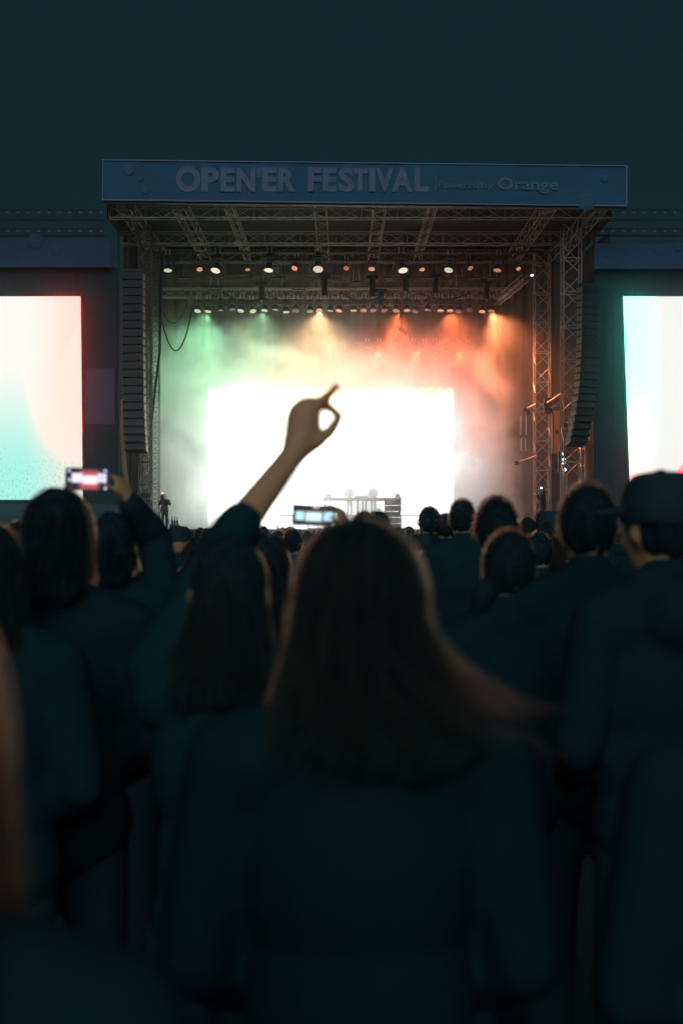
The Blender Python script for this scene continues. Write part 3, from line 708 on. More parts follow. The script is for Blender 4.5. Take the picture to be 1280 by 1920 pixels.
# ------------------------------------------------------------------ people
HCZ = 1.645
def V3(*a): return Vector(a)
def hand_prims(mb, wrist, d, n, s, curl=0.35, k=1.0):
    """palm and five fingers. d: finger direction, n: side the fingers curl to, s: thumb side"""
    d = Vector(d).normalized(); n = Vector(n).normalized(); s = Vector(s).normalized(); w0 = Vector(wrist)
    for off in (0.028, 0.010, -0.010, -0.027):
        mb.caps(w0 + s*off*0.55*k + d*0.012*k, w0 + s*off*k + d*0.085*k, 0.015*k, 0.012*k, n=8)
    for off, ln in ((0.029, 0.072), (0.010, 0.080), (-0.010, 0.074), (-0.028, 0.058)):
        p = w0 + s*off*k + d*0.088*k; a = 0
        for fr, r_ in ((0.45, 0.0092), (0.30, 0.0084), (0.25, 0.0074)):
            a += curl; dd = d*math.cos(a) + n*math.sin(a); q = p + dd*ln*fr*k
            mb.caps(p, q, r_*k, r_*0.93*k, n=8); p = q
    p = w0 + s*0.026*k + d*0.022*k
    for v, ln, r_ in ((s*0.75+d*0.6+n*0.2, 0.045, 0.0125), (s*0.35+d*0.85+n*0.45, 0.034, 0.0105), (d*0.8+n*0.6, 0.026, 0.009)):
        q = p + v.normalized()*ln*k; mb.caps(p, q, r_*k, r_*0.9*k, n=8); p = q

def head_prims(mb, k=1.0):
    z = HCZ*k
    mb.ball((0,0,z), (0.076*k,0.096*k,0.105*k), nu=20, nv=14)
    mb.ball((0,0.030*k,z-0.070*k), (0.058*k,0.066*k,0.072*k), nu=16, nv=12)
    mb.ball((0,0.085*k,z-0.115*k), (0.026*k,0.022*k,0.022*k))
    mb.caps((0,0.093*k,z-0.005*k), (0,0.112*k,z-0.045*k), 0.010*k, 0.014*k, n=8)
    mb.caps((-0.032*k,0.085*k,z+0.010*k), (0.032*k,0.085*k,z+0.010*k), 0.012*k, n=8)
    for s in (-1,1):
        mb.ball((s*0.032*k,0.086*k,z-0.008*k), 0.013*k)
        mb.ball((s*0.079*k,-0.006*k,z-0.028*k), (0.011*k,0.020*k,0.032*k))
        mb.ball((s*0.040*k,0.070*k,z-0.045*k), 0.026*k)
    mb.caps((-0.018*k,0.096*k,z-0.080*k), (0.018*k,0.096*k,z-0.080*k), 0.008*k, n=8)
    mb.caps((0,-0.022*k,1.43*k), (0,-0.004*k,1.58*k), 0.060*k, 0.054*k)

DOWN = {s: [V3(s*0.185,-0.012,1.415), V3(s*0.235,-0.005,1.13), V3(s*0.130,0.190,1.02)] for s in (-1,1)}
def arm_pts(spec, s, k):
    if spec and s in spec: return [Vector(p) for p in spec[s]]
    return [p*k for p in DOWN[s]]
def body_mesh(k, arms=None, voxel=0.014, hands=None, wide=1.0):
    mb = MB(); head_prims(mb, k)
    mb.caps((-0.145*k*wide,-0.012*k,1.415*k), (0.145*k*wide,-0.012*k,1.415*k), 0.062*k)
    for s in (-1,1): mb.caps((s*0.035*k,-0.02*k,1.49*k), (s*0.14*k*wide,-0.015*k,1.435*k), 0.045*k, 0.052*k)
    mb.ball((0,0,1.27*k), (0.165*k*wide,0.112*k,0.20*k), nu=16, nv=12); mb.ball((0,0,1.07*k), (0.142*k*wide,0.10*k,0.17*k), nu=16, nv=12); mb.ball((0,-0.005*k,0.93*k), (0.168*k*wide,0.118*k,0.13*k), nu=16, nv=12)
    for s in (-1,1):
        a, b, c = arm_pts(arms, s, k)
        mb.caps(a, b, 0.049*k, 0.040*k); mb.caps(b, c, 0.041*k, 0.028*k)
        if hands and s in hands:
            hands[s](mb)
        else:
            hand_prims(mb, c, (c-b), V3(-s,0.2,0), V3(0,1,0), 0.30, k)
        mb.caps((s*0.088*k,0,0.90*k), (s*0.098*k,0.02*k,0.49*k), 0.084*k, 0.056*k); mb.caps((s*0.098*k,0.02*k,0.49*k), (s*0.10*k,-0.012*k,0.085*k), 0.054*k, 0.036*k)
        mb.caps((s*0.10*k,-0.02*k,0.040*k), (s*0.115*k,0.14*k,0.034*k), 0.036*k, 0.030*k)
    return blob(mb, 'body', voxel, 4)
def jacket_mesh(k, arms=None, voxel=0.016, wide=1.0, hood=False, sleeve=1.0, collar=True, bulk=1.0, short=()):
    mb = MB(); g = 0.018*bulk
    mb.caps((-0.150*k*wide,-0.014*k,1.410*k), (0.150*k*wide,-0.014*k,1.410*k), 0.066*k+g*0.7)
    for s in (-1,1): mb.caps((s*0.045*k,-0.024*k,1.480*k), (s*0.145*k*wide,-0.018*k,1.432*k), 0.046*k+g*0.5, 0.055*k+g*0.6)
    mb.ball((0,-0.004*k,1.27*k), (0.172*k*wide+g,0.120*k+g,0.21*k), nu=18, nv=12); mb.ball((0,-0.004*k,1.07*k), (0.158*k*wide+g,0.112*k+g,0.22*k), nu=18, nv=12); mb.ball((0,-0.006*k,0.94*k), (0.172*k*wide+g,0.122*k+g,0.16*k), nu=18, nv=12)
    if collar: mb.caps((0,-0.028*k,1.46*k), (0,-0.018*k,1.520*k), 0.074*k, 0.066*k)
    if hood:
        mb.ball((0,-0.105*k,1.43*k), (0.125*k,0.075*k,0.095*k)); mb.caps((-0.09*k,-0.05*k,1.50*k), (0.09*k,-0.05*k,1.50*k), 0.045*k)
    for s in (-1,1):
        a, b, c = arm_pts(arms, s, k)
        mb.caps(a, b, 0.055*k+g*0.8, (0.044*k+g*0.5) if s in short else (0.047*k+g*0.8))
        if s in short:
            e = b.lerp(c, 0.05); mb.caps(a.lerp(b, 0.9), e, 0.044*k+g*0.6, 0.044*k+g*0.4)
        else:
            e = b.lerp(c, 0.93*sleeve); mb.caps(b, e, 0.047*k+g*0.8, 0.037*k+g*0.5); mb.ball(b.lerp(e, 0.35), 0.052*k+g*0.5)
    return blob(mb, 'jacket', voxel, 5)
def trouser_mesh(k, voxel=0.02):
    mb = MB(); mb.ball((0,-0.005*k,0.93*k), (0.172*k,0.122*k,0.135*k))
    for s in (-1,1):
        mb.caps((s*0.088*k,0,0.90*k), (s*0.098*k,0.02*k,0.49*k), 0.092*k, 0.070*k); mb.caps((s*0.098*k,0.02*k,0.49*k), (s*0.10*k,-0.008*k,0.11*k), 0.069*k, 0.060*k)
    return blob(mb, 'trousers', voxel, 3)
def shoe_mesh(k, s):
    return blob(MB().caps((s*0.10*k,-0.025*k,0.045*k), (s*0.117*k,0.15*k,0.040*k), 0.045*k, 0.040*k), 'shoe', 0.014, 3)

def strand_arrays(paths, width):
    """paths (n,m,3) -> flat strand ribbons, each with its own twist"""
    n, m, _ = paths.shape
    d = np.gradient(paths, axis=1); d /= np.linalg.norm(d, axis=2, keepdims=True)+1e-9
    rad = paths - paths.mean(axis=(0,1)); rad /= np.linalg.norm(rad, axis=2, keepdims=True)+1e-9
    tg = np.cross(d, rad); tg /= np.linalg.norm(tg, axis=2, keepdims=True)+1e-9
    nn = np.cross(tg, d)
    wv = (np.linspace(1, 0.35, m)[None,:,None]*width)
    an = np.random.default_rng(n).uniform(0, math.pi, (n,1,1)); off = (tg*np.cos(an)+nn*np.sin(an))*wv
    V = np.stack([paths+off, paths-off], axis=2)      # n,m,2,3
    idx = np.arange(n*m*2).reshape(n, m, 2)
    fs = np.stack([idx[:, :-1, 0], idx[:, :-1, 1], idx[:, 1:, 1], idx[:, 1:, 0]], -1).reshape(-1,4)
    return V.reshape(-1,3), fs
def hair_mesh(k, kind, seed, n=900, width=0.0009, length=0.30, flare=(0.25,0.25), wave=0.012, puff=0.012, ends=0.05, core=True, bun=None):
    r = np.random.default_rng(seed)
    cen = np.array([0,0,HCZ]); rad = np.array([0.076,0.096,0.105])
    paths = []; clumps = {}
    m = 13 if kind == 'long' else 6
    tries = 0
    while len(paths) < n and tries < n*6:
        tries += 1
        u = r.uniform(-0.25 if kind != 'long' else 0.0, 1.0); th = math.acos(u); ph = r.uniform(0, 2*math.pi)
        front = math.sin(ph)*math.sin(th)
        if front > 0.62 and th > R(48): continue
        lay = r.uniform(0.2, 1.0)
        if kind == 'short':
            nn_ = np.array([math.sin(th)*math.cos(ph), math.sin(th)*math.sin(ph), math.cos(th)])
            p0 = cen + (rad+0.002)*nn_; ln = r.uniform(0.5,1.0)*length
            lean = np.array([0.25*r.normal(), -0.15+0.25*r.normal(), -0.45*(1-nn_[2])])
            pts = [p0 + (nn_*(0.8-0.35*t) + lean*t*0.9)*ln*t + np.array([0,0,puff*t*(nn_[2]>0.3)]) for t in np.linspace(0,1,m)]
            paths.append(pts); continue
        pts = []
        cid = int(ph/(2*math.pi)*46)*7 + int(th*2.2)
        if cid not in clumps: clumps[cid] = (r.uniform(0.55, 1.05), r.uniform(0, 6.28), r.uniform(16, 28), r.uniform(0, 6.28), r.uniform(0.75, 1.25), r.normal()*0.10)
        cL, phs, wl, phs2, cf_, cph = clumps[cid]
        fly = r.uniform() < 0.03
        ph2 = ph + cph*0.5
        side = math.cos(ph)
        fl = (flare[1] if side > 0 else flare[0])*cf_
        L = length*cL*r.uniform(0.92, 1.06); phs += r.normal()*0.25
        if fly: lay = r.uniform(1.0, 1.5); phs = r.uniform(0, 6.28)
        for i in range(5):
            t = i/5; a = th + (R(100)-th)*t
            rr = rad + puff*lay*(0.75+0.25*t)
            pts.append(cen + rr*np.array([math.sin(a)*math.cos(ph), math.sin(a)*math.sin(ph), math.cos(a)]))
        rr = rad + puff*lay; a = R(100)
        pe = cen + rr*np.array([math.sin(a)*math.cos(ph), math.sin(a)*math.sin(ph), math.cos(a)])
        for i in range(m-5):
            s = i/(m-6); dz = s*L
            x = pe[0]*(1+fl*3.2*s*s*(0.4+0.6*min(lay,1.05))) ; y = pe[1]*(1+0.2*s) - 0.05*s*(pe[1] < 0.03)
            wv = wave*(0.3+s)*math.sin(wl*dz+phs) + 0.4*wave*s*math.sin(2.3*wl*dz+phs2)
            pts.append(np.array([x+wv*(1 if abs(side) > .4 else .6), y+wv*0.5, pe[2]-dz]))
        paths.append(pts)
    V, Fc = strand_arrays(np.array(paths), width)
    if core:
        mb = MB()
        mb.ball((0,-0.008,HCZ+0.004), (0.080+puff*0.12,0.094+puff*0.1,0.106+puff*0.1), nu=20, nv=14)
        if kind == 'long':
            for i in range(9):
                s = i/8; z = HCZ-0.03-s*length*0.80
                xr_ = 0.074*(1+flare[1]*2.6*s*s); xl_ = 0.074*(1+flare[0]*2.6*s*s)
                mb.ball(((xr_-xl_)/2, -0.045-0.035*s, z), ((xr_+xl_)/2+puff*0.2, 0.052, 0.05), nu=16, nv=10)
        if bun: 
            for c, rb_ in bun: mb.ball(c, rb_)
        cm = blob(mb, 'hair', 0.010, 4)
        # keep the hair off the face
        cv = np.array([v.co[:] for v in cm.vertices])
        dirv = cv - cen; dirv /= np.linalg.norm(dirv, axis=1, keepdims=True)+1e-9
        q = cv*np.array([90, 90, 34]) + seed
        cv = cv + dirv*(0.0035*(np.sin(q[:,0])*np.cos(q[:,1]*1.3+q[:,2]) + 0.7*np.sin(q[:,1]*1.7+q[:,2]*0.6)))[:,None]
        f = cv[:,1] > 0.062
        cv[f & (cv[:,2] < HCZ+0.055), 1] = 0.062
        cf = [tuple(p.vertices) for p in cm.polygons]; bpy.data.meshes.remove(cm)
    else: cv = np.zeros((0,3)); cf = []
    allv = np.concatenate([cv, V])*k
    me = bpy.data.meshes.new('hair'); o0 = len(cv)
    me.from_pydata(allv.tolist(), [], cf + (Fc+o0).tolist()); me.update()
    me.polygons.foreach_set('use_smooth', [True]*len(me.polygons))
    me.polygons.foreach_set('material_index', [0]*len(cf) + [1]*len(Fc))
    return me
def cap_mesh(k, brim=V3(0,1,0)):
    mb = MB(); brim = brim.normalized()
    mb.tube([(0,-0.004,HCZ-0.005),(0,-0.004,HCZ+0.040),(0,-0.002,HCZ+0.090),(0,0.0,HCZ+0.113),(0,0.0,HCZ+0.118)], [0.098,0.100,0.086,0.066,0.03], n=20)
    b = V3(0,0,HCZ+0.030)
    for a in np.linspace(-0.5, 0.5, 7):
        dv = Matrix.Rotation(a, 3, 'Z') @ brim
        mb.caps(b + dv*0.075, b + dv*0.155 + V3(0,0,-0.012), 0.011, 0.008, n=8)
    mb.ball((0,0,HCZ+0.120), 0.010)
    me = blob(mb, 'cap', 0.008, 3)
    for v in me.vertices: v.co *= k
    return me

_low = {}
def person(label, X, Y, ztop, group=None, arms=None, hands=None, jm=None, hm=None, hair=('short', {}), cap=None, rz=0, wide=1.0, hood=False, short=(), voxel=0.012, base=0.0, bulk=1.0, head_turn=0, pad=0.015):
    k = (ztop - base - pad)/1.75
    t = thing('person', (X, Y, base), label, 'person', group, rz)
    me = body_mesh(k, arms, voxel, hands, wide); link('body', me, M_skin, t)
    link('jacket', jacket_mesh(k, arms, voxel*1.15, wide, hood, short=short, bulk=bulk), jm or M_jackets[0], t)
    if not _low: _low.update({'t': trouser_mesh(1.0), -1: shoe_mesh(1.0, -1), 1: shoe_mesh(1.0, 1)})
    Mk = Matrix.Diagonal((k, k, k, 1))
    link('trousers', _low['t'], M_trous, t, Mk)
    for s in (-1,1): link('shoe', _low[s], M_shoe, t, Mk)
    kind, kw = hair
    if kind:
        hme = hair_mesh(k, kind, int(abs(X*1000))+int(Y*10), **kw)
        for q in (hm or H_dark): hme.materials.append(q)
        link('hair', hme, None, t)
    if cap is not None: link('cap', cap_mesh(k, cap), M_cap, t)
    return t

def spot_of(px, ytop, D): p = P(px, ytop, D); return p.x, D, p.z
LONG = lambda **kw: ('long', dict(n=1500, width=0.0011, **kw))
SHORT = lambda **kw: ('short', dict(dict(n=2600, width=0.0010, length=0.030), **kw))
GC = 'audience near the camera'

# front woman with long loose hair
x, y, z = spot_of(674, 966, 2.0)
person('woman with long loose brown hair standing nearest the camera in the centre', x, y, z, GC, hm=H_auburn, jm=M_jackets[1],
       hair=('long', dict(n=4600, width=0.0006, length=0.225, flare=(0.04, 0.50), wave=0.026, puff=0.022)), voxel=0.010, wide=0.94)

# person with the raised arm
xB, yB, zB = spot_of(430, 992, 2.9)
base = V3(xB, yB, 0)
def W(px, py, Y): return P(px, py, Y) - base
el = W(446, 990, 2.98); wr = W(553, 846, 3.12)
armsB = {-1: [V3(-0.150, 0.02, 1.41), el, wr]}
def raised_hand(mb):
    Y = 3.14; q = lambda px, py, dy=0: W(px, py, Y+dy)
    mb.caps(wr, q(560, 826), 0.031, 0.034)
    for a, b, ra, rb_ in (((556,836),(560,775),.031,.026), ((566,830),(576,768),.030,.027), ((574,820),(586,765),.027,.020), ((560,790),(572,762),.024,.022), ((570,775),(580,757),.022,.017)):
        mb.caps(q(*a), q(*b), ra, rb_, n=12)
    # ring and little finger folded over the palm
    for a, b, c, dy in (((566,757),(572,752),(580,775),0.02), ((577,754),(586,752),(590,778),0.03)):
        mb.caps(q(*a, 0.0), q(*b, dy), 0.012, 0.010, n=8); mb.caps(q(*b, dy), q(*c, dy+0.012), 0.010, 0.009, n=8)
    # pointing finger
    mb.caps(q(590,760), q(604,750), 0.0140, 0.0125, n=10); mb.caps(q(604,750), q(619,737,0.012), 0.0122, 0.0108, n=10); mb.caps(q(619,737,0.012), q(632,724,0.022), 0.0108, 0.0094, n=10)
    # middle finger bent to meet the thumb
    mb.caps(q(592,764,0.015), q(606,760,0.02), 0.0125, 0.0112, n=10); mb.caps(q(606,760,0.02), q(621,766,0.02), 0.0110, 0.0100, n=10); mb.caps(q(621,766,0.02), q(635,777,0.02), 0.0098, 0.0090, n=10)
    # thumb
    mb.caps(q(572,836,-0.005), q(596,826,0.0), 0.024, 0.018, n=10); mb.caps(q(596,826,0.0), q(617,811,0.01), 0.0175, 0.0125, n=10); mb.caps(q(617,811,0.01), q(629,793,0.015), 0.0145, 0.0120, n=10); mb.caps(q(629,793,0.015), q(636,780,0.02), 0.0118, 0.0098, n=10)
person('long-haired person with one bare forearm raised, fingertips pinched toward the screen', xB, yB, zB, GC, arms=armsB, hands={-1: raised_hand}, hm=H_fair, jm=M_jackets[2],
       hair=('long', dict(n=4500, width=0.0007, length=0.24, flare=(0.22, 0.10), wave=0.012, puff=0.006)), voxel=0.0072, short=(-1,), wide=0.86)

# nearest, mostly out of frame on the left
person('blurred long-haired person at the far left edge, closest of all', -0.338, 0.98, 1.685, GC, hm=H_fair, jm=M_jackets[3],
       hair=('long', dict(n=3200, width=0.0007, length=0.30, flare=(0.2, 0.10), wave=0.014, puff=0.034)), voxel=0.012, wide=1.05)
# right edge, near
x, y, z = spot_of(1500, 1000, 1.9)
person('shadowy person in a coat cut off by the right edge', x, y, z, GC, jm=M_jackets[3], hair=LONG(length=0.30, flare=(0.25,0.2), puff=0.016), voxel=0.014)

# tall dome-headed man on the left
x, y, z = spot_of(110, 908, 3.6)
person('tall person with smooth dark domed hair at the left, below the screen', x, y, z, GC, jm=M_jackets[1], hair=('long', dict(n=1500, width=0.0011, length=0.13, puff=0.014, flare=(0.02,0.02), wave=0.004)), voxel=0.014)
# left edge head with lit hair
x, y, z = spot_of(-30, 968, 3.3)
person('person at the left edge with warm-lit wavy hair, half out of frame', x, y, z, GC, hm=H_fair, jm=M_jackets[0], hair=LONG(length=0.17, puff=0.016, wave=0.014, flare=(0.02,0.06)), voxel=0.014)
x, y, z = spot_of(34, 976, 7.0)
person('small dark head peeping between the two people at the left edge', x, y, z, GC, jm=M_jackets[1], hair=SHORT(n=500, width=0.002), voxel=0.018)

# phones
def rect(m, sp, x0, x1, z0, z1, e=0.003):
    a = math_node(m, 'MULTIPLY', smooth(m, sp.outputs[0], x0-e, x0+e), math_node(m, 'SUBTRACT', 1.0, smooth(m, sp.outputs[0], x1-e, x1+e)))
    b = math_node(m, 'MULTIPLY', smooth(m, sp.outputs[2], z0-e, z0+e), math_node(m, 'SUBTRACT', 1.0, smooth(m, sp.outputs[2], z1-e, z1+e)))
    return math_node(m, 'MULTIPLY', a, b)
def pic_phone1(m, tc, sp):
    c = mixc(m, rect(m, sp, -0.028, 0.036, -0.036, 0.030, 0.010), (0.012, 0.02, 0.03), (0.55, 0.10, 0.13))
    c = mixc(m, rect(m, sp, -0.056, -0.020, -0.012, 0.020), c, (1.0, 0.93, 1.15)); c = mixc(m, rect(m, sp, 0.032, 0.062, -0.012, 0.020), c, (1.0, 0.93, 1.2))
    c = mixc(m, rect(m, sp, -0.018, 0.030, -0.016, 0.012, 0.005), c, (1.3, 1.1, 1.05))
    for cx, cz in ((-0.066, 0.028), (-0.064, -0.003), (0.058, 0.030), (0.060, -0.030)): c = mixc(m, circ(m, sp, cx, cz, 0.005, 0.002), c, (0.75, 0.78, 1.1))
    return c
def pic_phone2(m, tc, sp):
    c = mixc(m, rect(m, sp, -0.072, 0.072, -0.034, 0.034), (0.01, 0.012, 0.016), (0.030, 0.022, 0.03))
    c = mixc(m, rect(m, sp, -0.062, -0.033, -0.018, 0.012), c, (0.62, 0.98, 1.1)); c = mixc(m, rect(m, sp, -0.028, 0.028, -0.020, 0.010, 0.006), c, (0.85, 1.1, 1.2))
    c = mixc(m, rect(m, sp, 0.034, 0.066, -0.018, 0.012), c, (0.62, 1.0, 1.15)); c = mixc(m, rect(m, sp, -0.004, 0.018, 0.024, 0.033, 0.002), c, (0.85, 0.6, 0.62))
    return mixc(m, circ(m, sp, 0.066, -0.030, 0.007, 0.002), c, (0.5, 0.75, 1.2))
def phone(px, py, D, wd, tiltz, m, label):
    t = thing('phone', P(px, py, D), label, 'phone', 'raised phones'); t.rotation_euler = (0, tiltz, 0)
    link('phone_case', bevel_mesh(MB().box((-wd/2,0.0012,-wd/4.1),(wd/2,0.009,wd/4.1)).mesh('phone_case'), 0.003, 2), M_black, t)
    MB().box((-wd/2+0.003,0.0,-wd/4.1+0.003),(wd/2-0.003,0.001,wd/4.1-0.003)).build('screen', m, t)
    link('camera_bump', bevel_mesh(MB().box((wd/2-0.035,0.0092,-0.01),(wd/2-0.01,0.012,0.03)).mesh('camera_bump'), 0.002, 1), M_black, t)
phone(165.5, 898.5, 4.9, 0.160, R(1.5), screen_mat('phone_picture_red', pic_phone1), 'raised phone at the left showing the stage in red and white')
phone(588, 966, 4.9, 0.146, R(2.0), screen_mat('phone_picture_blue', pic_phone2), 'raised phone in the centre showing three pale blue screens')

# person filming at the left
x, y, z = spot_of(212, 955, 5.0); bs = V3(x, y, 0)
sh = V3(0.175, 0.02, 1.44); e1 = P(292, 1010, 5.08)-bs; w1 = P(243, 942, 4.95)-bs
def grip1(mb):
    hand_prims(mb, w1, P(222, 893, 4.935)-P(243, 942, 4.95), V3(-0.75,-0.1,-0.6), V3(-0.35,-0.85,0.1), 0.62, 1.0)
person('person at the left holding up a phone with one arm', x, y, z, GC, arms={1: [sh, e1, w1]}, hands={1: grip1}, jm=M_jackets[0], hair=LONG(length=0.10, puff=0.006, flare=(0,0)), voxel=0.011)
# person filming in the centre
x, y, z = spot_of(600, 1004, 5.0); bs2 = V3(x, y, 0)
w2 = P(655, 1000, 4.95)-bs2; e2 = P(668, 1090, 5.0)-bs2
def grip2(mb):
    hand_prims(mb, w2, P(636, 955, 4.935)-P(655, 1000, 4.95), V3(-0.75,-0.1,-0.6), V3(-0.35,-0.85,0.1), 0.62, 1.0)
person('person holding up a phone just behind the front woman', x, y, z, GC, arms={1: [V3(0.165,0.02,1.40), e2, w2]}, hands={1: grip2}, jm=M_jackets[1], hm=H_brown, hair=LONG(length=0.26, puff=0.012), voxel=0.011)
# fair hair between raised arm and front woman
x, y, z = spot_of(497, 996, 4.2)
person('person with fair hair lit tan, between the raised arm and the front woman', x, y, z, GC, hm=H_fair, jm=M_jackets[2], hair=LONG(length=0.22, puff=0.006, wave=0.012, flare=(0.05,0.15)), voxel=0.014, wide=0.85)

# right-hand group
G = GC
x, y, z = spot_of(805, 948, 11.2); person('person with pale-hazed rounded hair right of the desk, leftmost of three', x, y, z, G, hair=SHORT(n=500, width=0.002), jm=M_jackets[1], voxel=0.016)
x, y, z = spot_of(835, 961, 12.0); person('narrow head tucked between two rounded heads right of the desk', x, y, z, G, hair=SHORT(n=500, width=0.002), jm=M_jackets[0], voxel=0.016)
x, y, z = spot_of(866, 935, 9.2); person('person with round dark hair just left of the broad-haired man', x, y, z, G, hair=SHORT(n=700, width=0.0018, length=0.035), jm=M_jackets[2], voxel=0.016)
x, y, z = spot_of(930, 933, 5.7); person('broad-headed man with tousled flat-topped hair right of centre', x, y, z, G, hair=SHORT(n=2200, length=0.040, width=0.0012, puff=0.014), jm=M_jackets[3], voxel=0.013, wide=1.05)
x, y, z = spot_of(953, 990, 4.2); person('woman with warm-rimmed hair and a low side bun right of centre', x, y, z, G, hm=H_brown, jm=M_jackets[1],
       hair=('short', dict(n=2600, width=0.0009, length=0.020, bun=[(V3(-0.085,-0.035,1.555), (0.036,0.040,0.052)), (V3(-0.100,-0.03,1.52), (0.028,0.03,0.04))])), voxel=0.012)
x, y, z = spot_of(1025, 975, 8.6); person('person with long orange-rimmed hair beside the lattice tower', x, y, z, G, hm=H_brown, jm=M_jackets[0], hair=('long', dict(n=1500, width=0.0016, length=0.22, puff=0.008, flare=(0.1,0.1))), voxel=0.015)
x, y, z = spot_of(1028, 958, 10.5); person('dark head in a beanie right behind the orange-rimmed hair', x, y, z, G, hair=(None, {}), cap=V3(0,1,0), jm=M_jackets[1], voxel=0.016)
x, y, z = spot_of(1100, 905, 4.2); person('tall man with thick rounded hair below the right speaker column', x, y, z, G, hair=SHORT(n=2200, length=0.030, puff=0.012), jm=M_jackets[1], voxel=0.013, wide=1.06)
x, y, z = spot_of(1238, 884, 3.5); person('man in a flat-topped cap turned left in front of the right screen', x, y, z, G, hair=('short', dict(n=900, width=0.0012, length=0.014)), cap=V3(-0.75,0.66,0), rz=R(24), hood=True, jm=M_jackets[3], voxel=0.013)
x, y, z = spot_of(988, 968, 15.0); person('small distant head right of the broad-headed man', x, y, z, G, hair=SHORT(n=400, width=0.002), jm=M_jackets[0], voxel=0.018)
x, y, z = spot_of(336, 986, 11.0); person('person in a cap at the left, under the camera operator', x, y, z, G, hair=(None, {}), cap=V3(0.2,1,0), jm=M_jackets[2], hood=True, voxel=0.016)
x, y, z = spot_of(548, 990, 11.0); person('rounded head lit from behind left of the raised phone', x, y, z, G, hair=SHORT(n=500, width=0.002), hm=H_brown, jm=M_jackets[0], voxel=0.016, hood=True)
x, y, z = spot_of(521, 993, 13.5); person('smaller rounded head beside the one left of the raised phone', x, y, z, G, hair=SHORT(n=400, width=0.002), hm=H_brown, jm=M_jackets[1], voxel=0.018)
x, y, z = spot_of(683, 957, 9.0); person('warm-lit head rising just above the front woman, left of two', x, y, z, G, hair=SHORT(n=500, width=0.002), hm=H_brown, jm=M_jackets[1], voxel=0.016)
x, y, z = spot_of(709, 956, 9.6); person('warm-lit head rising just above the front woman, right of two', x, y, z, G, hair=SHORT(n=500, width=0.002), hm=H_brown, jm=M_jackets[2], voxel=0.016)

# performers and camera operators
M_shirt = mat('light_blue_shirt', (0.28, 0.40, 0.62), 0.9, scale=20); M_shirt2 = mat('grey_shirt', (0.32, 0.36, 0.44), 0.9, scale=20)
def desk_arms(k): return {s: [V3(s*0.185,-0.012,1.415)*k, V3(s*0.25,0.08,1.17)*k, V3(s*0.13,0.32,1.06)*k] for s in (-1,1)}
a = P(655, 907, 80.75); person('performer in a blue shirt behind the desk, on the left', a.x, 80.75, a.z, 'performers', jm=M_shirt, rz=R(180), base=RZ, arms=desk_arms((a.z-RZ)/1.75), hair=SHORT(n=200, width=0.004), voxel=0.02)
a = P(700, 908, 80.75); person('performer in a grey shirt behind the desk, on the right', a.x, 80.75, a.z, 'performers', jm=M_shirt2, rz=R(176), base=RZ, arms=desk_arms((a.z-RZ)/1.75), hair=SHORT(n=200, width=0.004), voxel=0.02)
def cam_arms(k): return {s: [V3(s*0.185,-0.012,1.415)*k, V3(s*0.26,0.12,1.22)*k, V3(s*0.10,0.30,1.42)*k] for s in (-1,1)}
a = P(309, 926, 73.5); tl = person('camera operator in black standing on the left stage edge', a.x, 73.5, a.z, 'camera operators', jm=M_jackets[1], rz=R(185), base=STG_Z, arms=cam_arms((a.z-STG_Z)/1.75), hair=SHORT(n=200, width=0.004), voxel=0.02)
b_ = P(1017, 916, 74.5); person('camera operator in black beside the inner right tower', b_.x, 74.5, b_.z, 'camera operators', jm=M_jackets[1], rz=R(70), base=STG_Z+0.25, arms=cam_arms((b_.z-STG_Z-0.25)/1.75), hair=SHORT(n=200, width=0.004), voxel=0.02)
def tripod_cam(x, y, z0, h, rz, label, bulb):
    t = thing('video_camera', (x, y, z0), label, 'camera', 'video cameras on tripods', rz)
    for i in range(3):
        an = 2*math.pi*i/3+0.5; bar('leg', (0.42*math.cos(an),0.42*math.sin(an),0), (0,0,h-0.15), 0.022, M_black, t)
    link('camera_body', bevel_mesh(MB().box((-0.10,-0.26,h-0.12),(0.10,0.22,h+0.12)).mesh('camera_body'), 0.02, 1), M_black, t)
    MB().tube([(0,-0.26,h),(0,-0.42,h)], [0.075,0.09], n=12).build('lens', M_black, t); MB().box((-0.04,0.05,h+0.12),(0.04,0.2,h+0.2)).build('viewfinder', M_black, t)
    MB().ball((0,-0.1,h+0.2), 0.055).build('lamp', bulb, t)
tripod_cam(a.x, 72.75, STG_Z, 1.66, 0, 'video camera with a small red-white lamp before the left operator', emit('camera_lamp', (1.8, 0.9, 0.75)))
tripod_cam(b_.x-0.25, 73.6, STG_Z, 1.95, R(20), 'video camera with a white lamp beside the right operator', ML_wh)
MB_b = P(327, 992, 73.3); t = thing('bottle_crate', (MB_b.x, 73.3, STG_Z), 'crate of dark bottles by the left camera operator', 'crate')
MB().box((-0.22,0,0),(0.22,0.3,0.28)).build('crate_box', M_black, t)
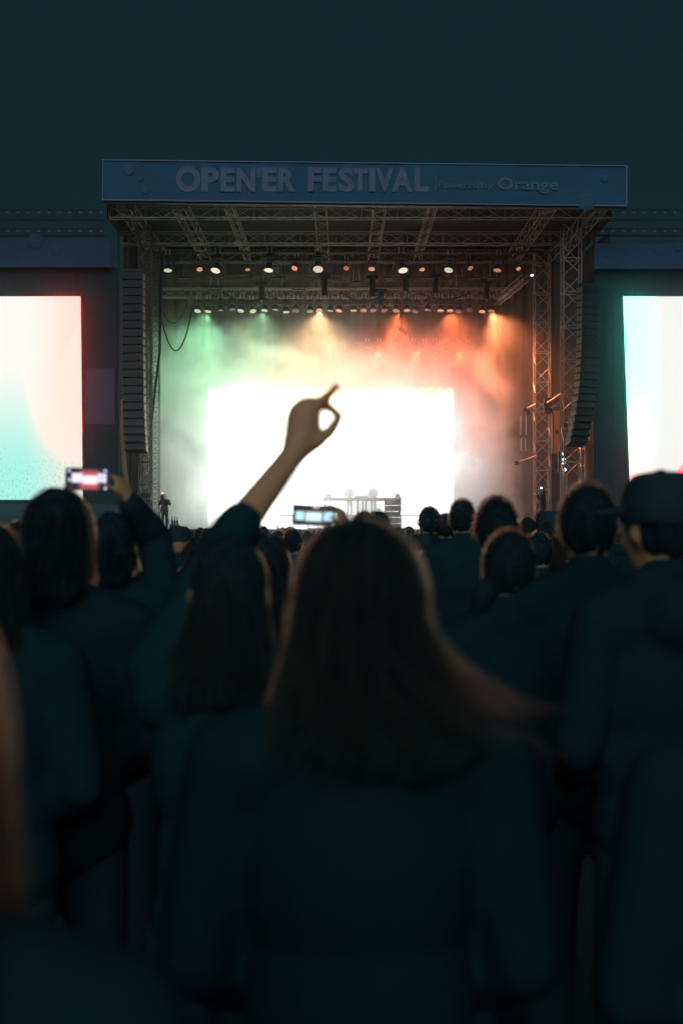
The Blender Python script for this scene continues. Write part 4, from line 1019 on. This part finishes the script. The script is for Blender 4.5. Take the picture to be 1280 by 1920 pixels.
for i, xx in enumerate((-0.13, 0.0, 0.13)):
    pr = [(0,0.055),(0.38,0.055),(0.48,0.02),(0.62,0.02)]
    MB().tube([(xx,0.15,0.05+q) for q,_ in pr], [rr_ for _,rr_ in pr], n=8).build('bottle', mat('dark_bottle', (0.03,0.05,0.05), 0.2), t)

# ------------------------------------------------------------------ far crowd
variants = []
for i in range(7):
    k = 1.0
    body = body_mesh(k, voxel=0.024); body.materials.append(M_skin)
    jk = jacket_mesh(k, voxel=0.024, wide=(0.92,1.0,1.05,0.95,1.0,0.9,1.08)[i], hood=i in (2,5)); jk.materials.append(M_jackets[i % 4])
    tr = trouser_mesh(k, 0.03); tr.materials.append(M_trous)
    if i == 4: hd = cap_mesh(k); hd.materials.append(M_cap); nm = 'cap'
    else:
        hd = hair_mesh(k, 'long' if i in (1,3,5) else 'short', 50+i, n=240, width=0.004, length=(0.03,0.25,0.04,0.18,0,0.22,0.03)[i], puff=0.012); nm = 'hair'
        [hd.materials.append(q) for q in (H_dark, H_brown, H_dark, H_fair, H_dark, H_brown, H_dark)[i]]
    variants.append((body, jk, tr, hd, nm))
placed = [(o.location.x, o.location.y) for o in bpy.data.objects if o.name.startswith('person')]
rnd = random.Random(5); cnt = 0; tries = 0
while cnt < 170 and tries < 6000:
    tries += 1
    D = math.exp(rnd.uniform(math.log(7.5), math.log(69.5))); px = rnd.uniform(-40, 1320)
    x = (px-640)/F*D
    if any((x-a_)**2 + (D-b__)**2 < (0.42 if D > 20 else 0.6)**2 for a_, b__ in placed): continue
    zt_ = min(rnd.gauss(1.70, 0.065), CAMZ + (5 if 300 < px < 980 else 9)/F*D)
    if D < 12: zt_ = min(zt_, 1.69 - (0.03 if 300 < px < 980 else 0.0))
    body, jk, tr, hd, nm = variants[rnd.randrange(7)]
    t = thing('person', (x, D, 0), 'audience member in dark clothes seen from behind in the far crowd below the stage', 'person', 'far crowd below the stage', rnd.gauss(0, 0.25))
    s_ = zt_/1.77; t.scale = (s_, s_, s_)
    for n_, me_ in (('body', body), ('jacket', jk), ('trousers', tr), (nm, hd)): link(n_, me_, None, t)
    placed.append((x, D)); cnt += 1
